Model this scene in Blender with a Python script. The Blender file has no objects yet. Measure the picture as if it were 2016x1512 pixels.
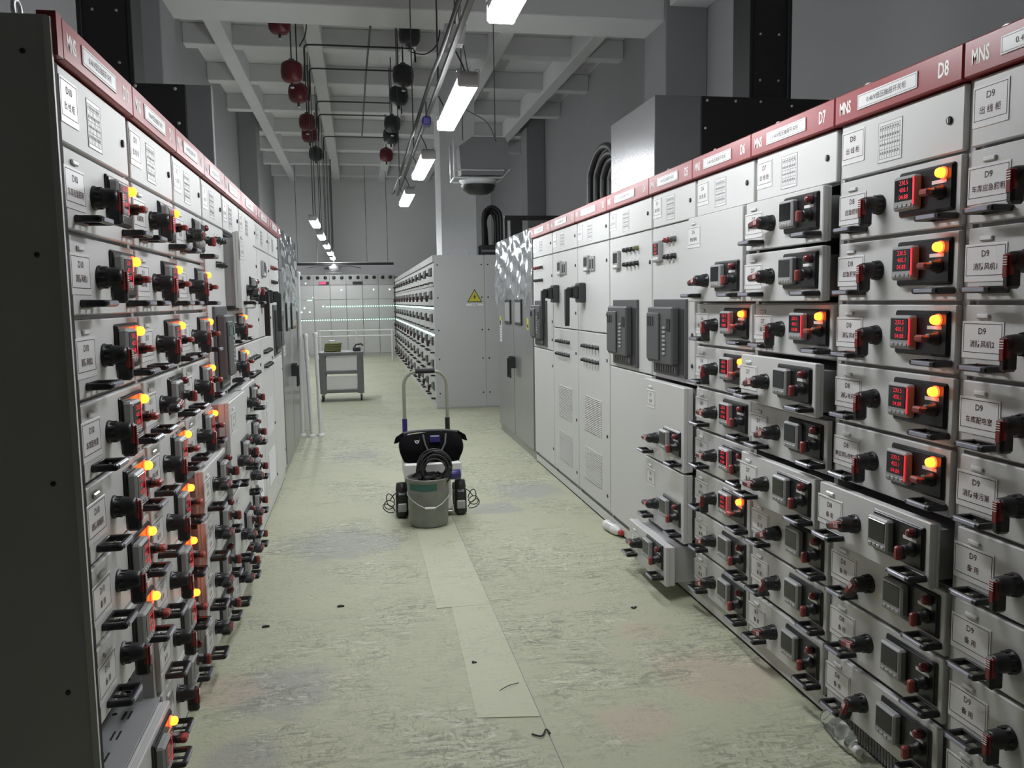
import bpy, math, random
from mathutils import Vector, Matrix
random.seed(7)
S = bpy.context.scene
COL = S.collection
PI = math.pi

# ------------------------------------------------------------------ camera
cd = bpy.data.cameras.new('camera'); cam = bpy.data.objects.new('camera', cd); COL.objects.link(cam)
cd.sensor_fit = 'HORIZONTAL'; cd.sensor_width = 36.0; cd.lens = 1648.95 / 2016 * 36.0
cd.clip_start = 0.05; cd.clip_end = 200
def cam_axes(yaw, pitch, roll):
    f = Vector((math.sin(yaw) * math.cos(pitch), math.cos(yaw) * math.cos(pitch), math.sin(pitch)))
    r = Vector((math.cos(yaw), -math.sin(yaw), 0)); u = r.cross(f)
    return (math.cos(roll) * r + math.sin(roll) * u, -math.sin(roll) * r + math.cos(roll) * u, f)
_r, _u, _f = cam_axes(0.1805, -0.0997, -0.0157)
cam.matrix_world = Matrix(((_r.x, _u.x, -_f.x, 0), (_r.y, _u.y, -_f.y, 0), (_r.z, _u.z, -_f.z, 1.5024), (0, 0, 0, 1)))
S.camera = cam

# ------------------------------------------------------------------ world + exposure
w = bpy.data.worlds.new('world'); S.world = w; w.use_nodes = True
w.node_tree.nodes['Background'].inputs[0].default_value = (0.75, 0.82, 1.0, 1)
w.node_tree.nodes['Background'].inputs[1].default_value = 0.02
S.view_settings.view_transform = 'Standard'; S.view_settings.look = 'None'
S.view_settings.gamma = 1.0; S.view_settings.use_curve_mapping = False
S.view_settings.exposure = 1.0
LAMP_STRENGTH = 34.0      # the tube lamps of the room; their builder is further down
# positions of the tube lamps (x, start y, z)
LAMPS_NEAR = [(0.64, 2.42), (0.64, 4.68), (0.62, 7.05), (0.61, 9.33)]
LAMPS_FAR = [(-0.58, 12.35), (-0.59, 14.9), (-0.59, 17.5), (-0.60, 20.0), (-0.60, 22.2)]
LAMP_Z = 2.69

# ------------------------------------------------------------------ materials
def nodes_of(m):
    m.use_nodes = True
    nt = m.node_tree
    return nt, nt.nodes['Principled BSDF']
MATS = {}
def mat(name, col, rough=0.5, metal=0.0, vary=0.06, scale=9.0, bump=0.0, bscale=60.0, coat=0.0, spec=0.5):
    m = bpy.data.materials.new(name); nt, b = nodes_of(m)
    b.inputs['Roughness'].default_value = rough; b.inputs['Metallic'].default_value = metal
    b.inputs['Coat Weight'].default_value = coat; b.inputs['Specular IOR Level'].default_value = spec
    tc = nt.nodes.new('ShaderNodeTexCoord')
    n = nt.nodes.new('ShaderNodeTexNoise'); n.inputs['Scale'].default_value = scale; n.inputs['Detail'].default_value = 4
    nt.links.new(tc.outputs['Object'], n.inputs['Vector'])
    mx = nt.nodes.new('ShaderNodeMix'); mx.data_type = 'RGBA'
    mx.inputs[6].default_value = tuple(c * (1 - vary) for c in col) + (1,)
    mx.inputs[7].default_value = tuple(min(1, c * (1 + vary)) for c in col) + (1,)
    nt.links.new(n.outputs['Fac'], mx.inputs[0]); nt.links.new(mx.outputs[2], b.inputs['Base Color'])
    if bump > 0:
        n2 = nt.nodes.new('ShaderNodeTexNoise'); n2.inputs['Scale'].default_value = bscale; n2.inputs['Detail'].default_value = 5
        nt.links.new(tc.outputs['Object'], n2.inputs['Vector'])
        bp = nt.nodes.new('ShaderNodeBump'); bp.inputs['Strength'].default_value = bump; bp.inputs['Distance'].default_value = 0.01
        nt.links.new(n2.outputs['Fac'], bp.inputs['Height']); nt.links.new(bp.outputs['Normal'], b.inputs['Normal'])
    MATS[name] = m
    return m
def emit(name, col, strength):
    m = bpy.data.materials.new(name); nt, b = nodes_of(m)
    b.inputs['Base Color'].default_value = tuple(col) + (1,)
    b.inputs['Emission Color'].default_value = tuple(col) + (1,); b.inputs['Emission Strength'].default_value = strength
    MATS[name] = m
    return m
mat('paint', (0.60, 0.605, 0.595), 0.42, vary=0.03, scale=3, spec=0.4)
mat('paint_end', (0.46, 0.465, 0.465), 0.55, vary=0.04, scale=2)
mat('paint_dark', (0.16, 0.165, 0.17), 0.55)
mat('frame_grey', (0.42, 0.425, 0.42), 0.45, vary=0.04)
mat('wrapped_grey', (0.20, 0.203, 0.206), 0.3, vary=0.08, scale=4, coat=0.3)
mat('zinc', (0.55, 0.56, 0.57), 0.42, metal=0.55, vary=0.08, scale=14)
mat('gap_black', (0.012, 0.012, 0.014), 0.8)
mat('red_band', (0.27, 0.032, 0.038), 0.32, vary=0.08, spec=0.5)
mat('lettering', (0.86, 0.85, 0.82), 0.5, vary=0.02)
mat('ink', (0.035, 0.022, 0.022), 0.6)
mat('ink_grey', (0.22, 0.22, 0.22), 0.6)
mat('ink_red', (0.055, 0.016, 0.018), 0.6)
mat('plate', (0.74, 0.74, 0.735), 0.3, vary=0.02)
mat('lens', (0.66, 0.67, 0.68), 0.15, vary=0.03, coat=0.4)
mat('black_plastic', (0.020, 0.021, 0.022), 0.38, vary=0.15)
mat('handle_black', (0.012, 0.012, 0.014), 0.3)
mat('handle_red', (0.20, 0.022, 0.022), 0.4, vary=0.12)
mat('grip_grey', (0.36, 0.365, 0.44), 0.25, metal=0.3)
mat('bezel', (0.34, 0.345, 0.345), 0.35, vary=0.05)
mat('screen', (0.012, 0.014, 0.016), 0.12)
mat('panel_black', (0.014, 0.014, 0.016), 0.28)
mat('lamp_off', (0.17, 0.025, 0.03), 0.25, coat=0.3)
mat('knob_red', (0.28, 0.05, 0.045), 0.4)
mat('cable', (0.013, 0.013, 0.014), 0.5, bump=0.1)
mat('black_steel', (0.013, 0.013, 0.014), 0.5)
mat('breaker', (0.085, 0.087, 0.09), 0.45, vary=0.05)
mat('breaker_dark', (0.035, 0.036, 0.038), 0.45)
mat('wall', (0.36, 0.36, 0.365), 0.85, vary=0.05, scale=1.5, bump=0.05, bscale=30)
mat('ceiling', (0.68, 0.68, 0.69), 0.9, vary=0.06, scale=1.2, bump=0.05)
mat('wall_pale', (0.78, 0.78, 0.79), 0.85, vary=0.04, scale=1.5)
mat('column', (0.30, 0.30, 0.31), 0.85, vary=0.06, scale=2)
mat('extinguisher_red', (0.11, 0.012, 0.018), 0.35)
mat('extinguisher_silhouette', (0.028, 0.028, 0.032), 0.4)  # canister seen in silhouette; its shadow tone is put into the colour
mat('conduit', (0.055, 0.055, 0.058), 0.45, metal=0.4)
mat('cord', (0.10, 0.10, 0.105), 0.6)
mat('housing', (0.62, 0.63, 0.65), 0.4)
mat('blue', (0.03, 0.025, 0.16), 0.4)
mat('white_plastic', (0.72, 0.72, 0.71), 0.35, vary=0.03)
mat('white_pole', (0.70, 0.70, 0.70), 0.35)
mat('yellow', (0.55, 0.50, 0.04), 0.5)
mat('bag', (0.004, 0.004, 0.005), 0.95, spec=0.12, bump=0.3, bscale=120)
mat('bag_trim', (0.10, 0.10, 0.105), 0.7)
mat('bucket', (0.22, 0.23, 0.205), 0.45, metal=0.35, vary=0.25, scale=14, bump=0.1)
mat('bucket_label', (0.035, 0.12, 0.095), 0.55, vary=0.25, scale=20)
mat('truck_metal', (0.36, 0.36, 0.30), 0.35, metal=0.5)
mat('rubber', (0.015, 0.015, 0.016), 0.7)
mat('cart_grey', (0.16, 0.162, 0.165), 0.5)
mat('olive', (0.16, 0.17, 0.055), 0.55, vary=0.2, scale=30)
mat('silver_box', (0.34, 0.345, 0.35), 0.25, metal=0.7, vary=0.05)
mat('label_red', (0.5, 0.04, 0.05), 0.5)
emit('diffuser', (0.96, 0.98, 1.0), LAMP_STRENGTH)
emit('lamp_core', (1.0, 0.17, 0.012), 3.6)
emit('lamp_rim', (1.0, 0.045, 0.015), 3.2)
emit('digits', (1.0, 0.03, 0.06), 0.20)
emit('green_led', (0.55, 1.0, 0.86), 1.3)
emit('white_led', (0.9, 1.0, 0.95), 1.8)
emit('sign_red', (0.75, 0.05, 0.14), 0.7)

def film_material():
    m = bpy.data.materials.new('film'); m.use_nodes = True; nt = m.node_tree; nt.nodes.clear()
    out = nt.nodes.new('ShaderNodeOutputMaterial'); mx = nt.nodes.new('ShaderNodeMixShader')
    tr = nt.nodes.new('ShaderNodeBsdfTransparent'); gl = nt.nodes.new('ShaderNodeBsdfGlossy')
    gl.inputs['Roughness'].default_value = 0.12; gl.inputs['Color'].default_value = (0.9, 0.92, 0.94, 1)
    tr.inputs['Color'].default_value = (0.93, 0.94, 0.95, 1)
    fr = nt.nodes.new('ShaderNodeFresnel'); fr.inputs[0].default_value = 1.45
    ad = nt.nodes.new('ShaderNodeMath'); ad.operation = 'ADD'; ad.inputs[1].default_value = 0.03
    tc = nt.nodes.new('ShaderNodeTexCoord'); n = nt.nodes.new('ShaderNodeTexNoise'); n.inputs['Scale'].default_value = 7
    n.inputs['Detail'].default_value = 6; n.inputs['Distortion'].default_value = 0.6
    bp = nt.nodes.new('ShaderNodeBump'); bp.inputs['Strength'].default_value = 0.35; bp.inputs['Distance'].default_value = 0.01
    nt.links.new(tc.outputs['Object'], n.inputs['Vector']); nt.links.new(n.outputs['Fac'], bp.inputs['Height'])
    nt.links.new(bp.outputs['Normal'], gl.inputs['Normal'])
    nt.links.new(fr.outputs[0], ad.inputs[0]); nt.links.new(ad.outputs[0], mx.inputs[0])
    nt.links.new(tr.outputs[0], mx.inputs[1]); nt.links.new(gl.outputs[0], mx.inputs[2]); nt.links.new(mx.outputs[0], out.inputs['Surface'])
    MATS['film'] = m
film_material()
def clear_material():
    m = bpy.data.materials.new('clear_plastic'); nt, b = nodes_of(m)
    b.inputs['Transmission Weight'].default_value = 0.92; b.inputs['Roughness'].default_value = 0.08; b.inputs['IOR'].default_value = 1.25
    b.inputs['Base Color'].default_value = (0.92, 0.95, 0.96, 1)
    MATS['clear_plastic'] = m
clear_material()

def floor_material(name, smooth):
    m = bpy.data.materials.new(name); nt, b = nodes_of(m); L = nt.links.new; N = nt.nodes.new
    tc = N('ShaderNodeTexCoord')
    def noise(scale, detail, dist=0.0, sx=1.0, sy=1.0, off=0.0):
        mp = N('ShaderNodeMapping'); mp.inputs['Scale'].default_value = (sx, sy, 1); mp.inputs['Location'].default_value = (off, off * 0.7, 0)
        L(tc.outputs['Object'], mp.inputs['Vector'])
        n = N('ShaderNodeTexNoise'); n.inputs['Scale'].default_value = scale; n.inputs['Detail'].default_value = detail
        n.inputs['Distortion'].default_value = dist; n.inputs['Roughness'].default_value = 0.6
        L(mp.outputs[0], n.inputs['Vector']); return n.outputs['Fac']
    def ramp(src, a, bb):
        r = N('ShaderNodeMapRange'); r.interpolation_type = 'SMOOTHSTEP'
        r.inputs['From Min'].default_value = a; r.inputs['From Max'].default_value = bb; L(src, r.inputs['Value']); return r.outputs['Result']
    def mul(x, k):
        q = N('ShaderNodeMath'); q.operation = 'MULTIPLY'
        L(x, q.inputs[0])
        if isinstance(k, float): q.inputs[1].default_value = k
        else: L(k, q.inputs[1])
        return q.outputs[0]
    def mix(fac, a, bb):
        q = N('ShaderNodeMix'); q.data_type = 'RGBA'; L(fac, q.inputs[0])
        for i, c in ((6, a), (7, bb)):
            if isinstance(c, tuple): q.inputs[i].default_value = c + (1,)
            else: L(c, q.inputs[i])
        return q.outputs[2]
    base = mix(noise(1.1, 5), (0.40, 0.415, 0.295) if not smooth else (0.475, 0.49, 0.36), (0.50, 0.515, 0.375) if not smooth else (0.53, 0.545, 0.405))
    k = 0.35 if smooth else 1.0
    if True:
        patch = ramp(noise(1.3, 4, 0.5, off=4.0), 0.40, 0.60)                      # where the trowel and shoe scuffs lie
        def spot(x, y, r):                                                        # one dust patch with a ragged rim
            d = N('ShaderNodeVectorMath'); d.operation = 'DISTANCE'; L(tc.outputs['Object'], d.inputs[0]); d.inputs[1].default_value = (x, y, 0)
            q = N('ShaderNodeMath'); q.operation = 'MULTIPLY_ADD'; L(noise(3.2, 5, 0.8, off=x), q.inputs[0]); q.inputs[1].default_value = r * 1.6; L(d.outputs['Value'], q.inputs[2])
            return ramp(q.outputs[0], r * 1.85, r * 1.35)
        c = base
        if not smooth:
            for (x, y, r) in ((-.30, 3.25, .26), (-.12, 5.25, .42), (1.28, 6.4, .34), (-.42, 2.75, .16), (.95, 5.9, .22), (-.05, 8.3, .30)):
                c = mix(mul(spot(x, y, r), 0.50), c, (0.285, 0.29, 0.315))             # bluish grey dust
            for (x, y, r) in ((1.36, 3.05, .30), (.93, 2.72, .16), (-.56, 3.3, .16), (1.2, 3.5, .14)):
                c = mix(mul(spot(x, y, r), 0.42), c, (0.52, 0.40, 0.33))               # pinkish dust
        sc1 = ramp(noise(11, 5, 2.2, 0.45, 1.6), 0.50, 0.62)
        sc2 = ramp(noise(17, 5, 3.0, 1.5, 0.7, 9.0), 0.52, 0.62)
        c = mix(mul(mul(sc1, patch), 0.72 * k), c, (0.20, 0.21, 0.155))
        c = mix(mul(mul(sc2, patch), 0.66 * k), c, (0.21, 0.22, 0.165))
        c = mix(mul(mul(ramp(noise(14, 5, 2.6, 0.6, 1.4, 3.0), 0.54, 0.64), patch), 0.65 * k), c, (0.66, 0.68, 0.55))
        c = mix(mul(ramp(noise(22, 4, 1.8, 0.7, 1.3, 6.0), 0.56, 0.66), 0.34 * k), c, (0.27, 0.28, 0.21))
    L(c, b.inputs['Base Color']); b.inputs['Roughness'].default_value = 0.62
    bp = N('ShaderNodeBump'); bp.inputs['Strength'].default_value = 0.12 if smooth else 0.5; bp.inputs['Distance'].default_value = 0.01
    L(noise(24, 6, 1.5), bp.inputs['Height']); L(bp.outputs['Normal'], b.inputs['Normal'])
    MATS[name] = m
floor_material('floor', False); floor_material('floor_smooth', True)

# ------------------------------------------------------------------ mesh builder
TEXT = {}
def text_geo(s, bold=0.0):
    if (s, bold) in TEXT: return TEXT[(s, bold)]
    c = bpy.data.curves.new('lettering', 'FONT'); c.body = s; c.align_x = 'CENTER'; c.align_y = 'CENTER'
    c.resolution_u = 2; c.fill_mode = 'FRONT'; c.offset = bold
    o = bpy.data.objects.new('lettering', c); me = o.to_mesh()
    v = [(p.co.x, p.co.y) for p in me.vertices]; f = [tuple(p.vertices) for p in me.polygons]
    o.to_mesh_clear(); bpy.data.objects.remove(o); bpy.data.curves.remove(c)
    if v:                                            # centre it and make it one unit high
        x0 = min(p[0] for p in v); x1 = max(p[0] for p in v); y0 = min(p[1] for p in v); y1 = max(p[1] for p in v)
        h = max(1e-6, y1 - y0)
        v = [((p[0] - (x0 + x1) / 2) / h, (p[1] - (y0 + y1) / 2) / h) for p in v]
        TEXT[(s, bold)] = (v, f, (x1 - x0) / h)
    else: TEXT[(s, bold)] = ([], [], 1)
    return TEXT[(s, bold)]

class MB:
    def __init__(s): s.v = []; s.f = []; s.m = []; s.s = []; s.mats = []
    def mi(s, name):
        if name not in s.mats: s.mats.append(name)
        return s.mats.index(name)
    def add(s, vs, fs, m, smooth=False):
        o = len(s.v); s.v += [tuple(p) for p in vs]; k = s.mi(m)
        for f in fs: s.f.append(tuple(i + o for i in f)); s.m.append(k); s.s.append(smooth)
        return s
    def box(s, x0, x1, y0, y1, z0, z1, m, c=0.0):
        if c <= 0:
            v = [(x, y, z) for x in (x0, x1) for y in (y0, y1) for z in (z0, z1)]
            return s.add(v, [(0, 1, 3, 2), (4, 6, 7, 5), (0, 4, 5, 1), (2, 3, 7, 6), (0, 2, 6, 4), (1, 5, 7, 3)], m)
        c = min(c, (x1 - x0) / 2.01, (y1 - y0) / 2.01, (z1 - z0) / 2.01)
        X = (x0, x1); Y = (y0, y1); Z = (z0, z1); v = []; idx = {}
        for i in (0, 1):
            for j in (0, 1):
                for k in (0, 1):
                    dx = c if i == 0 else -c; dy = c if j == 0 else -c; dz = c if k == 0 else -c
                    for a, p in enumerate(((X[i], Y[j] + dy, Z[k] + dz), (X[i] + dx, Y[j], Z[k] + dz), (X[i] + dx, Y[j] + dy, Z[k]))):
                        idx[i, j, k, a] = len(v); v.append(p)
        f = []
        def add(q): 
            cx = [sum(v[i][t] for i in q) / len(q) for t in range(3)]
            ctr = ((x0 + x1) / 2, (y0 + y1) / 2, (z0 + z1) / 2)
            a, b2, c2 = (Vector(v[q[0]]), Vector(v[q[1]]), Vector(v[q[2]]))
            n = (b2 - a).cross(c2 - a)
            if n.dot(Vector(cx) - Vector(ctr)) < 0: q = q[::-1]
            f.append(tuple(q))
        for i in (0, 1): add([idx[i, 0, 0, 0], idx[i, 1, 0, 0], idx[i, 1, 1, 0], idx[i, 0, 1, 0]])
        for j in (0, 1): add([idx[0, j, 0, 1], idx[1, j, 0, 1], idx[1, j, 1, 1], idx[0, j, 1, 1]])
        for k in (0, 1): add([idx[0, 0, k, 2], idx[1, 0, k, 2], idx[1, 1, k, 2], idx[0, 1, k, 2]])
        for i in (0, 1):
            for j in (0, 1): add([idx[i, j, 0, 0], idx[i, j, 1, 0], idx[i, j, 1, 1], idx[i, j, 0, 1]])
            for k in (0, 1): add([idx[i, 0, k, 0], idx[i, 1, k, 0], idx[i, 1, k, 2], idx[i, 0, k, 2]])
        for j in (0, 1):
            for k in (0, 1): add([idx[0, j, k, 1], idx[1, j, k, 1], idx[1, j, k, 2], idx[0, j, k, 2]])
        for i in (0, 1):
            for j in (0, 1):
                for k in (0, 1): add([idx[i, j, k, 0], idx[i, j, k, 1], idx[i, j, k, 2]])
        return s.add(v, f, m)
    def lathe(s, o, ax, prof, m, n=20, caps=True):
        o = Vector(o); ax = Vector(ax).normalized(); t = Vector((0, 0, 1)) if abs(ax.z) < 0.9 else Vector((1, 0, 0))
        a = ax.cross(t).normalized(); b = ax.cross(a)
        v = []; f = []
        for r, h in prof:
            for k in range(n):
                q = 2 * PI * k / n; v.append(o + ax * h + (a * math.cos(q) + b * math.sin(q)) * r)
        for i in range(len(prof) - 1):
            for k in range(n):
                k2 = (k + 1) % n; f.append((i * n + k, i * n + k2, (i + 1) * n + k2, (i + 1) * n + k))
        s.add(v, f, m, True)
        if caps:
            for i, rev in ((0, True), (len(prof) - 1, False)):
                if prof[i][0] > 1e-4:
                    q = list(range(n)); ring = v[i * n:(i + 1) * n]
                    s.add(ring, [tuple(q[::-1] if rev else q)], m)
        return s
    def cyl(s, p0, p1, r, m, n=12, r1=None):
        p0 = Vector(p0); p1 = Vector(p1); d = p1 - p0
        return s.lathe(p0, d, [(r, 0), (r if r1 is None else r1, d.length)], m, n)
    def tube(s, pts, r, m, n=8, closed=False):
        P = [Vector(p) for p in pts]; v = []; f = []; up = None; N = len(P)
        for i, p in enumerate(P):
            if closed: d = P[(i + 1) % N] - P[i - 1]
            else: d = P[min(i + 1, N - 1)] - P[max(i - 1, 0)]
            d.normalize()
            if up is None:
                t = Vector((0, 0, 1)) if abs(d.z) < 0.9 else Vector((1, 0, 0)); up = d.cross(t).normalized()
            else: up = (up - d * up.dot(d)).normalized()
            b = d.cross(up)
            for k in range(n):
                q = 2 * PI * k / n; v.append(p + (up * math.cos(q) + b * math.sin(q)) * r)
        for i in range(N if closed else N - 1):
            j = (i + 1) % N
            for k in range(n):
                k2 = (k + 1) % n; f.append((i * n + k, i * n + k2, j * n + k2, j * n + k))
        s.add(v, f, m, True)
        if not closed:
            s.add(v[:n], [tuple(range(n))[::-1]], m); s.add(v[-n:], [tuple(range(n))], m)
        return s
    def prism(s, poly, y0, y1, m):                 # polygon in (x, z), extruded along y
        n = len(poly); v = [(p[0], y0, p[1]) for p in poly] + [(p[0], y1, p[1]) for p in poly]
        f = [tuple(range(n)), tuple(range(n, 2 * n))[::-1]] + [(i, i + n, (i + 1) % n + n, (i + 1) % n) for i in range(n)]
        return s.add(v, f, m)
    def quad(s, a, b, c, d, m): return s.add([a, b, c, d], [(0, 1, 2, 3)], m)
    def text(s, t, x, z, h, m, y=-0.001, maxw=None, bold=0.0):   # lettering facing -y, centred on (x, z), height h
        v, f, wd = text_geo(t, bold)
        kx = 1.0
        if maxw and wd * h > maxw: kx = maxw / (wd * h)
        return s.add([(x + p[0] * h * kx, y, z + p[1] * h) for p in v], f, m)
    def build(s, name, parent=None, loc=(0, 0, 0), rot=(0, 0, 0)):
        me = bpy.data.meshes.new(name); me.from_pydata(s.v, [], s.f)
        for k in s.mats: me.materials.append(MATS[k])
        me.polygons.foreach_set('material_index', s.m); me.polygons.foreach_set('use_smooth', s.s); me.update()
        return put(name, me, parent, loc, rot)
def put(name, me, parent=None, loc=(0, 0, 0), rot=(0, 0, 0)):
    o = bpy.data.objects.new(name, me); COL.objects.link(o); o.location = loc; o.rotation_euler = rot
    if parent: o.parent = parent
    return o
def mesh_of(mb, name):
    o = mb.build(name); me = o.data; bpy.data.objects.remove(o); return me
def tag(o, label, cat, group=None):
    o['label'] = label; o['category'] = cat
    if group: o['group'] = group
    return o
def thing(name, label, cat, loc=(0, 0, 0), rz=0.0, group=None):
    o = bpy.data.objects.new(name, None); COL.objects.link(o); o.location = loc; o.rotation_euler = (0, 0, rz); o.empty_display_size = 0.1
    return tag(o, label, cat, group)
def struct(o): o['kind'] = 'structure'; return o
def arc(c, r, a0, a1, n, plane='xz'):
    out = []
    for i in range(n + 1):
        a = a0 + (a1 - a0) * i / n
        if plane == 'xz': out.append((c[0] + r * math.cos(a), c[1], c[2] + r * math.sin(a)))
        elif plane == 'xy': out.append((c[0] + r * math.cos(a), c[1] + r * math.sin(a), c[2]))
        else: out.append((c[0], c[1] + r * math.cos(a), c[2] + r * math.sin(a)))
    return out

# ------------------------------------------------------------------ the room
RX0, RX1, RY0, RY1, RH = -2.2, 4.0, -3.0, 24.95, 5.3
struct(MB().box(RX0 - .2, RX1 + .2, RY0 - .2, RY1 + .2, -0.2, 0.0, 'floor').build('floor'))
mb = MB().box(RX0 - .2, RX1 + .2, RY0 - .2, RY1 + .2, RH, RH + .2, 'ceiling')
struct(mb.build('ceiling'))
struct(MB().box(RX0 - .2, RX0, RY0 - .2, RY1 + .2, 0, RH, 'wall').build('wall_left'))
struct(MB().box(RX1, RX1 + .2, RY0 - .2, RY1 + .2, 0, RH, 'wall').build('wall_right'))
struct(MB().box(RX0, RX1, RY1, RY1 + .2, 0, RH, 'wall_pale').build('wall_back'))
struct(MB().box(RX0, RX1, RY0 - .2, RY0, 0, RH, 'wall').build('wall_front'))
# ribs of the coffered slab, the deep cross beam and the columns
nb = 1
def rib(x0, x1, y0, y1, z0):
    global nb
    struct(MB().box(x0, x1, y0, y1, z0, RH, 'ceiling', 0.01).build('trim_%d' % nb)); nb += 1
for y in (12.3, 14.2, 16.2, 18.2, 20.2, 22.2, 24.2):
    rib(RX0, RX1, y, y + .22, 5.02)
for x in (-1.75, -0.55, 0.72, 1.95, 3.2):
    rib(x, x + .2, 10.0, RY1, 4.97)
rib(RX0, RX1, 9.3, 9.95, 4.60)
rib(RX0, RX1, 2.0, 2.5, 4.42)
rib(3.55, RX1, 2.5, 9.3, 4.75)
for (x0, x1, y0, y1) in ((RX0, -1.85, 9.25, 9.95), (3.5, RX1, 9.25, 9.95), (3.6, RX1, 17.6, 18.2), (RX0, -1.85, 17.6, 18.2)):
    struct(MB().box(x0, x1, y0, y1, 0, RH, 'column', 0.01).build('trim_%d' % nb)); nb += 1

# ------------------------------------------------------------------ shared meshes of the switchgear
def cup_mesh(simple=False):
    m = MB()
    m.lathe((0, 0, 0), (0, -1, 0), [(.031, 0), (.031, .005), (.0265, .007), (.0255, .030), (.0235, .052), (.018, .060), (.004, .062)], 'black_plastic', 20)
    for k in range(12):
        a = 2 * PI * k / 12
        m.box(.0262 * math.cos(a) - .002, .0262 * math.cos(a) + .002, -.022, -.008, .0262 * math.sin(a) - .002, .0262 * math.sin(a) + .002, 'black_plastic')
    # grip bar hanging from the cup
    m.box(-.0125, .0125, -.068, -.030, -.066, .020, 'black_plastic', .007)
    m.box(-.0085, .0085, -.0705, -.066, -.040, .016, 'handle_red', .003)
    m.box(-.0128, .0128, -.066, -.052, -.034, .017, 'handle_red', .003)
    for i in range(4): m.box(-.0075, .0075, -.0712, -.070, .009 - i * .006, .011 - i * .006, 'lettering')
    return m
CUP = mesh_of(cup_mesh(), 'rotary_handle')
def pull_mesh():
    m = MB()
    for sx in (-1, 1):
        m.box(sx * .046 - .007, sx * .046 + .007, -.056, 0, -.009, .008, 'handle_black', .003)
    m.box(-.053, .053, -.061, -.046, -.0085, .0075, 'handle_black', .004)
    m.box(-.040, .040, -.0635, -.058, -.006, .006, 'grip_grey', .002)
    m.box(-.050, .050, -.007, 0, -.010, .009, 'handle_black', .002)
    m.lathe((0, -.030, -.004), (0, 0, 1), [(.003, 0), (.003, .008)], 'zinc', 8)
    m.box(-.006, .006, -.046, -.007, -.004, -.001, 'handle_black')
    return m
PULL = mesh_of(pull_mesh(), 'pull_handle')
def panel_mesh():
    m = MB()
    m.box(0, .235, -.007, .002, -.128, 0, 'panel_black', .005)
    m.box(.006, .229, -.010, -.006, -.122, -.006, 'panel_black', .004)
    m.box(.150, .210, -.0105, -.009, -.052, -.042, 'plate')
    return m
PANEL = mesh_of(panel_mesh(), 'instrument_panel')
DIG = ['230.5', '400.1', '04.88']
def meter_mesh(on):
    m = MB()
    m.box(0, .098, -.027, 0, -.098, 0, 'bezel', .006)
    m.box(.009, .089, -.0285, -.025, -.072, -.009, 'screen', .002)
    for i in range(4): m.box(.011 + i * .020, .027 + i * .020, -.0295, -.026, -.090, -.080, 'bezel', .003)
    if on:
        for i, t in enumerate(DIG): m.text(t, .052, -.020 - i * .020, .013, 'digits', -.0291)
        m.box(.090, .097, -.0278, -.026, -.085, -.008, 'digits')
    return m
METER = {k: mesh_of(meter_mesh(k), 'power_meter') for k in (0, 1)}
def lamp_mesh(on):
    m = MB()
    if on:
        m.lathe((0, 0, 0), (0, -1, 0), [(.0165, 0), (.0165, .006)], 'lamp_rim', 16)
        m.lathe((0, -.006, 0), (0, -1, 0), [(.0135, 0), (.0135, .010), (.011, .016), (.005, .0195), (.0005, .020)], 'lamp_core', 16)
    else:
        m.lathe((0, 0, 0), (0, -1, 0), [(.0165, 0), (.0165, .006)], 'breaker_dark', 16)
        m.lathe((0, -.006, 0), (0, -1, 0), [(.0135, 0), (.0135, .010), (.011, .016), (.005, .0195), (.0005, .020)], 'lamp_off', 16)
    return m
LAMP = {k: mesh_of(lamp_mesh(k), 'indicator_lamp') for k in (0, 1)}
def knob_mesh():
    m = MB()
    m.lathe((0, 0, 0), (0, -1, 0), [(.021, 0), (.021, .006), (.0165, .009), (.0155, .026), (.013, .030), (.001, .031)], 'black_plastic', 16)
    m.box(-.025, .012, -.050, -.020, -.009, .009, 'black_plastic', .005)
    m.box(-.0265, .013, -.054, -.034, -.0095, .0095, 'knob_red', .005)
    return m
KNOB = mesh_of(knob_mesh(), 'selector_knob')
TAGM = mesh_of(MB().box(0, .046, -.006, 0, -.014, 0, 'lens', .004).box(.004, .042, -.0065, -.005, -.011, -.003, 'plate', .001), 'tag_holder')
LOCK = mesh_of(MB().lathe((0, 0, 0), (0, -1, 0), [(.011, 0), (.011, .004), (.009, .006)], 'black_plastic', 14).box(-.002, .002, -.0075, -.005, -.006, .006, 'zinc'), 'door_lock')
EYE = mesh_of(MB().tube(arc((0, 0, .032), .022, 0, 2 * PI * 15 / 16, 15), .0055, 'zinc', 8, True).cyl((0, 0, 0), (0, 0, .014), .008, 'zinc'), 'lifting_eye')

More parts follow.
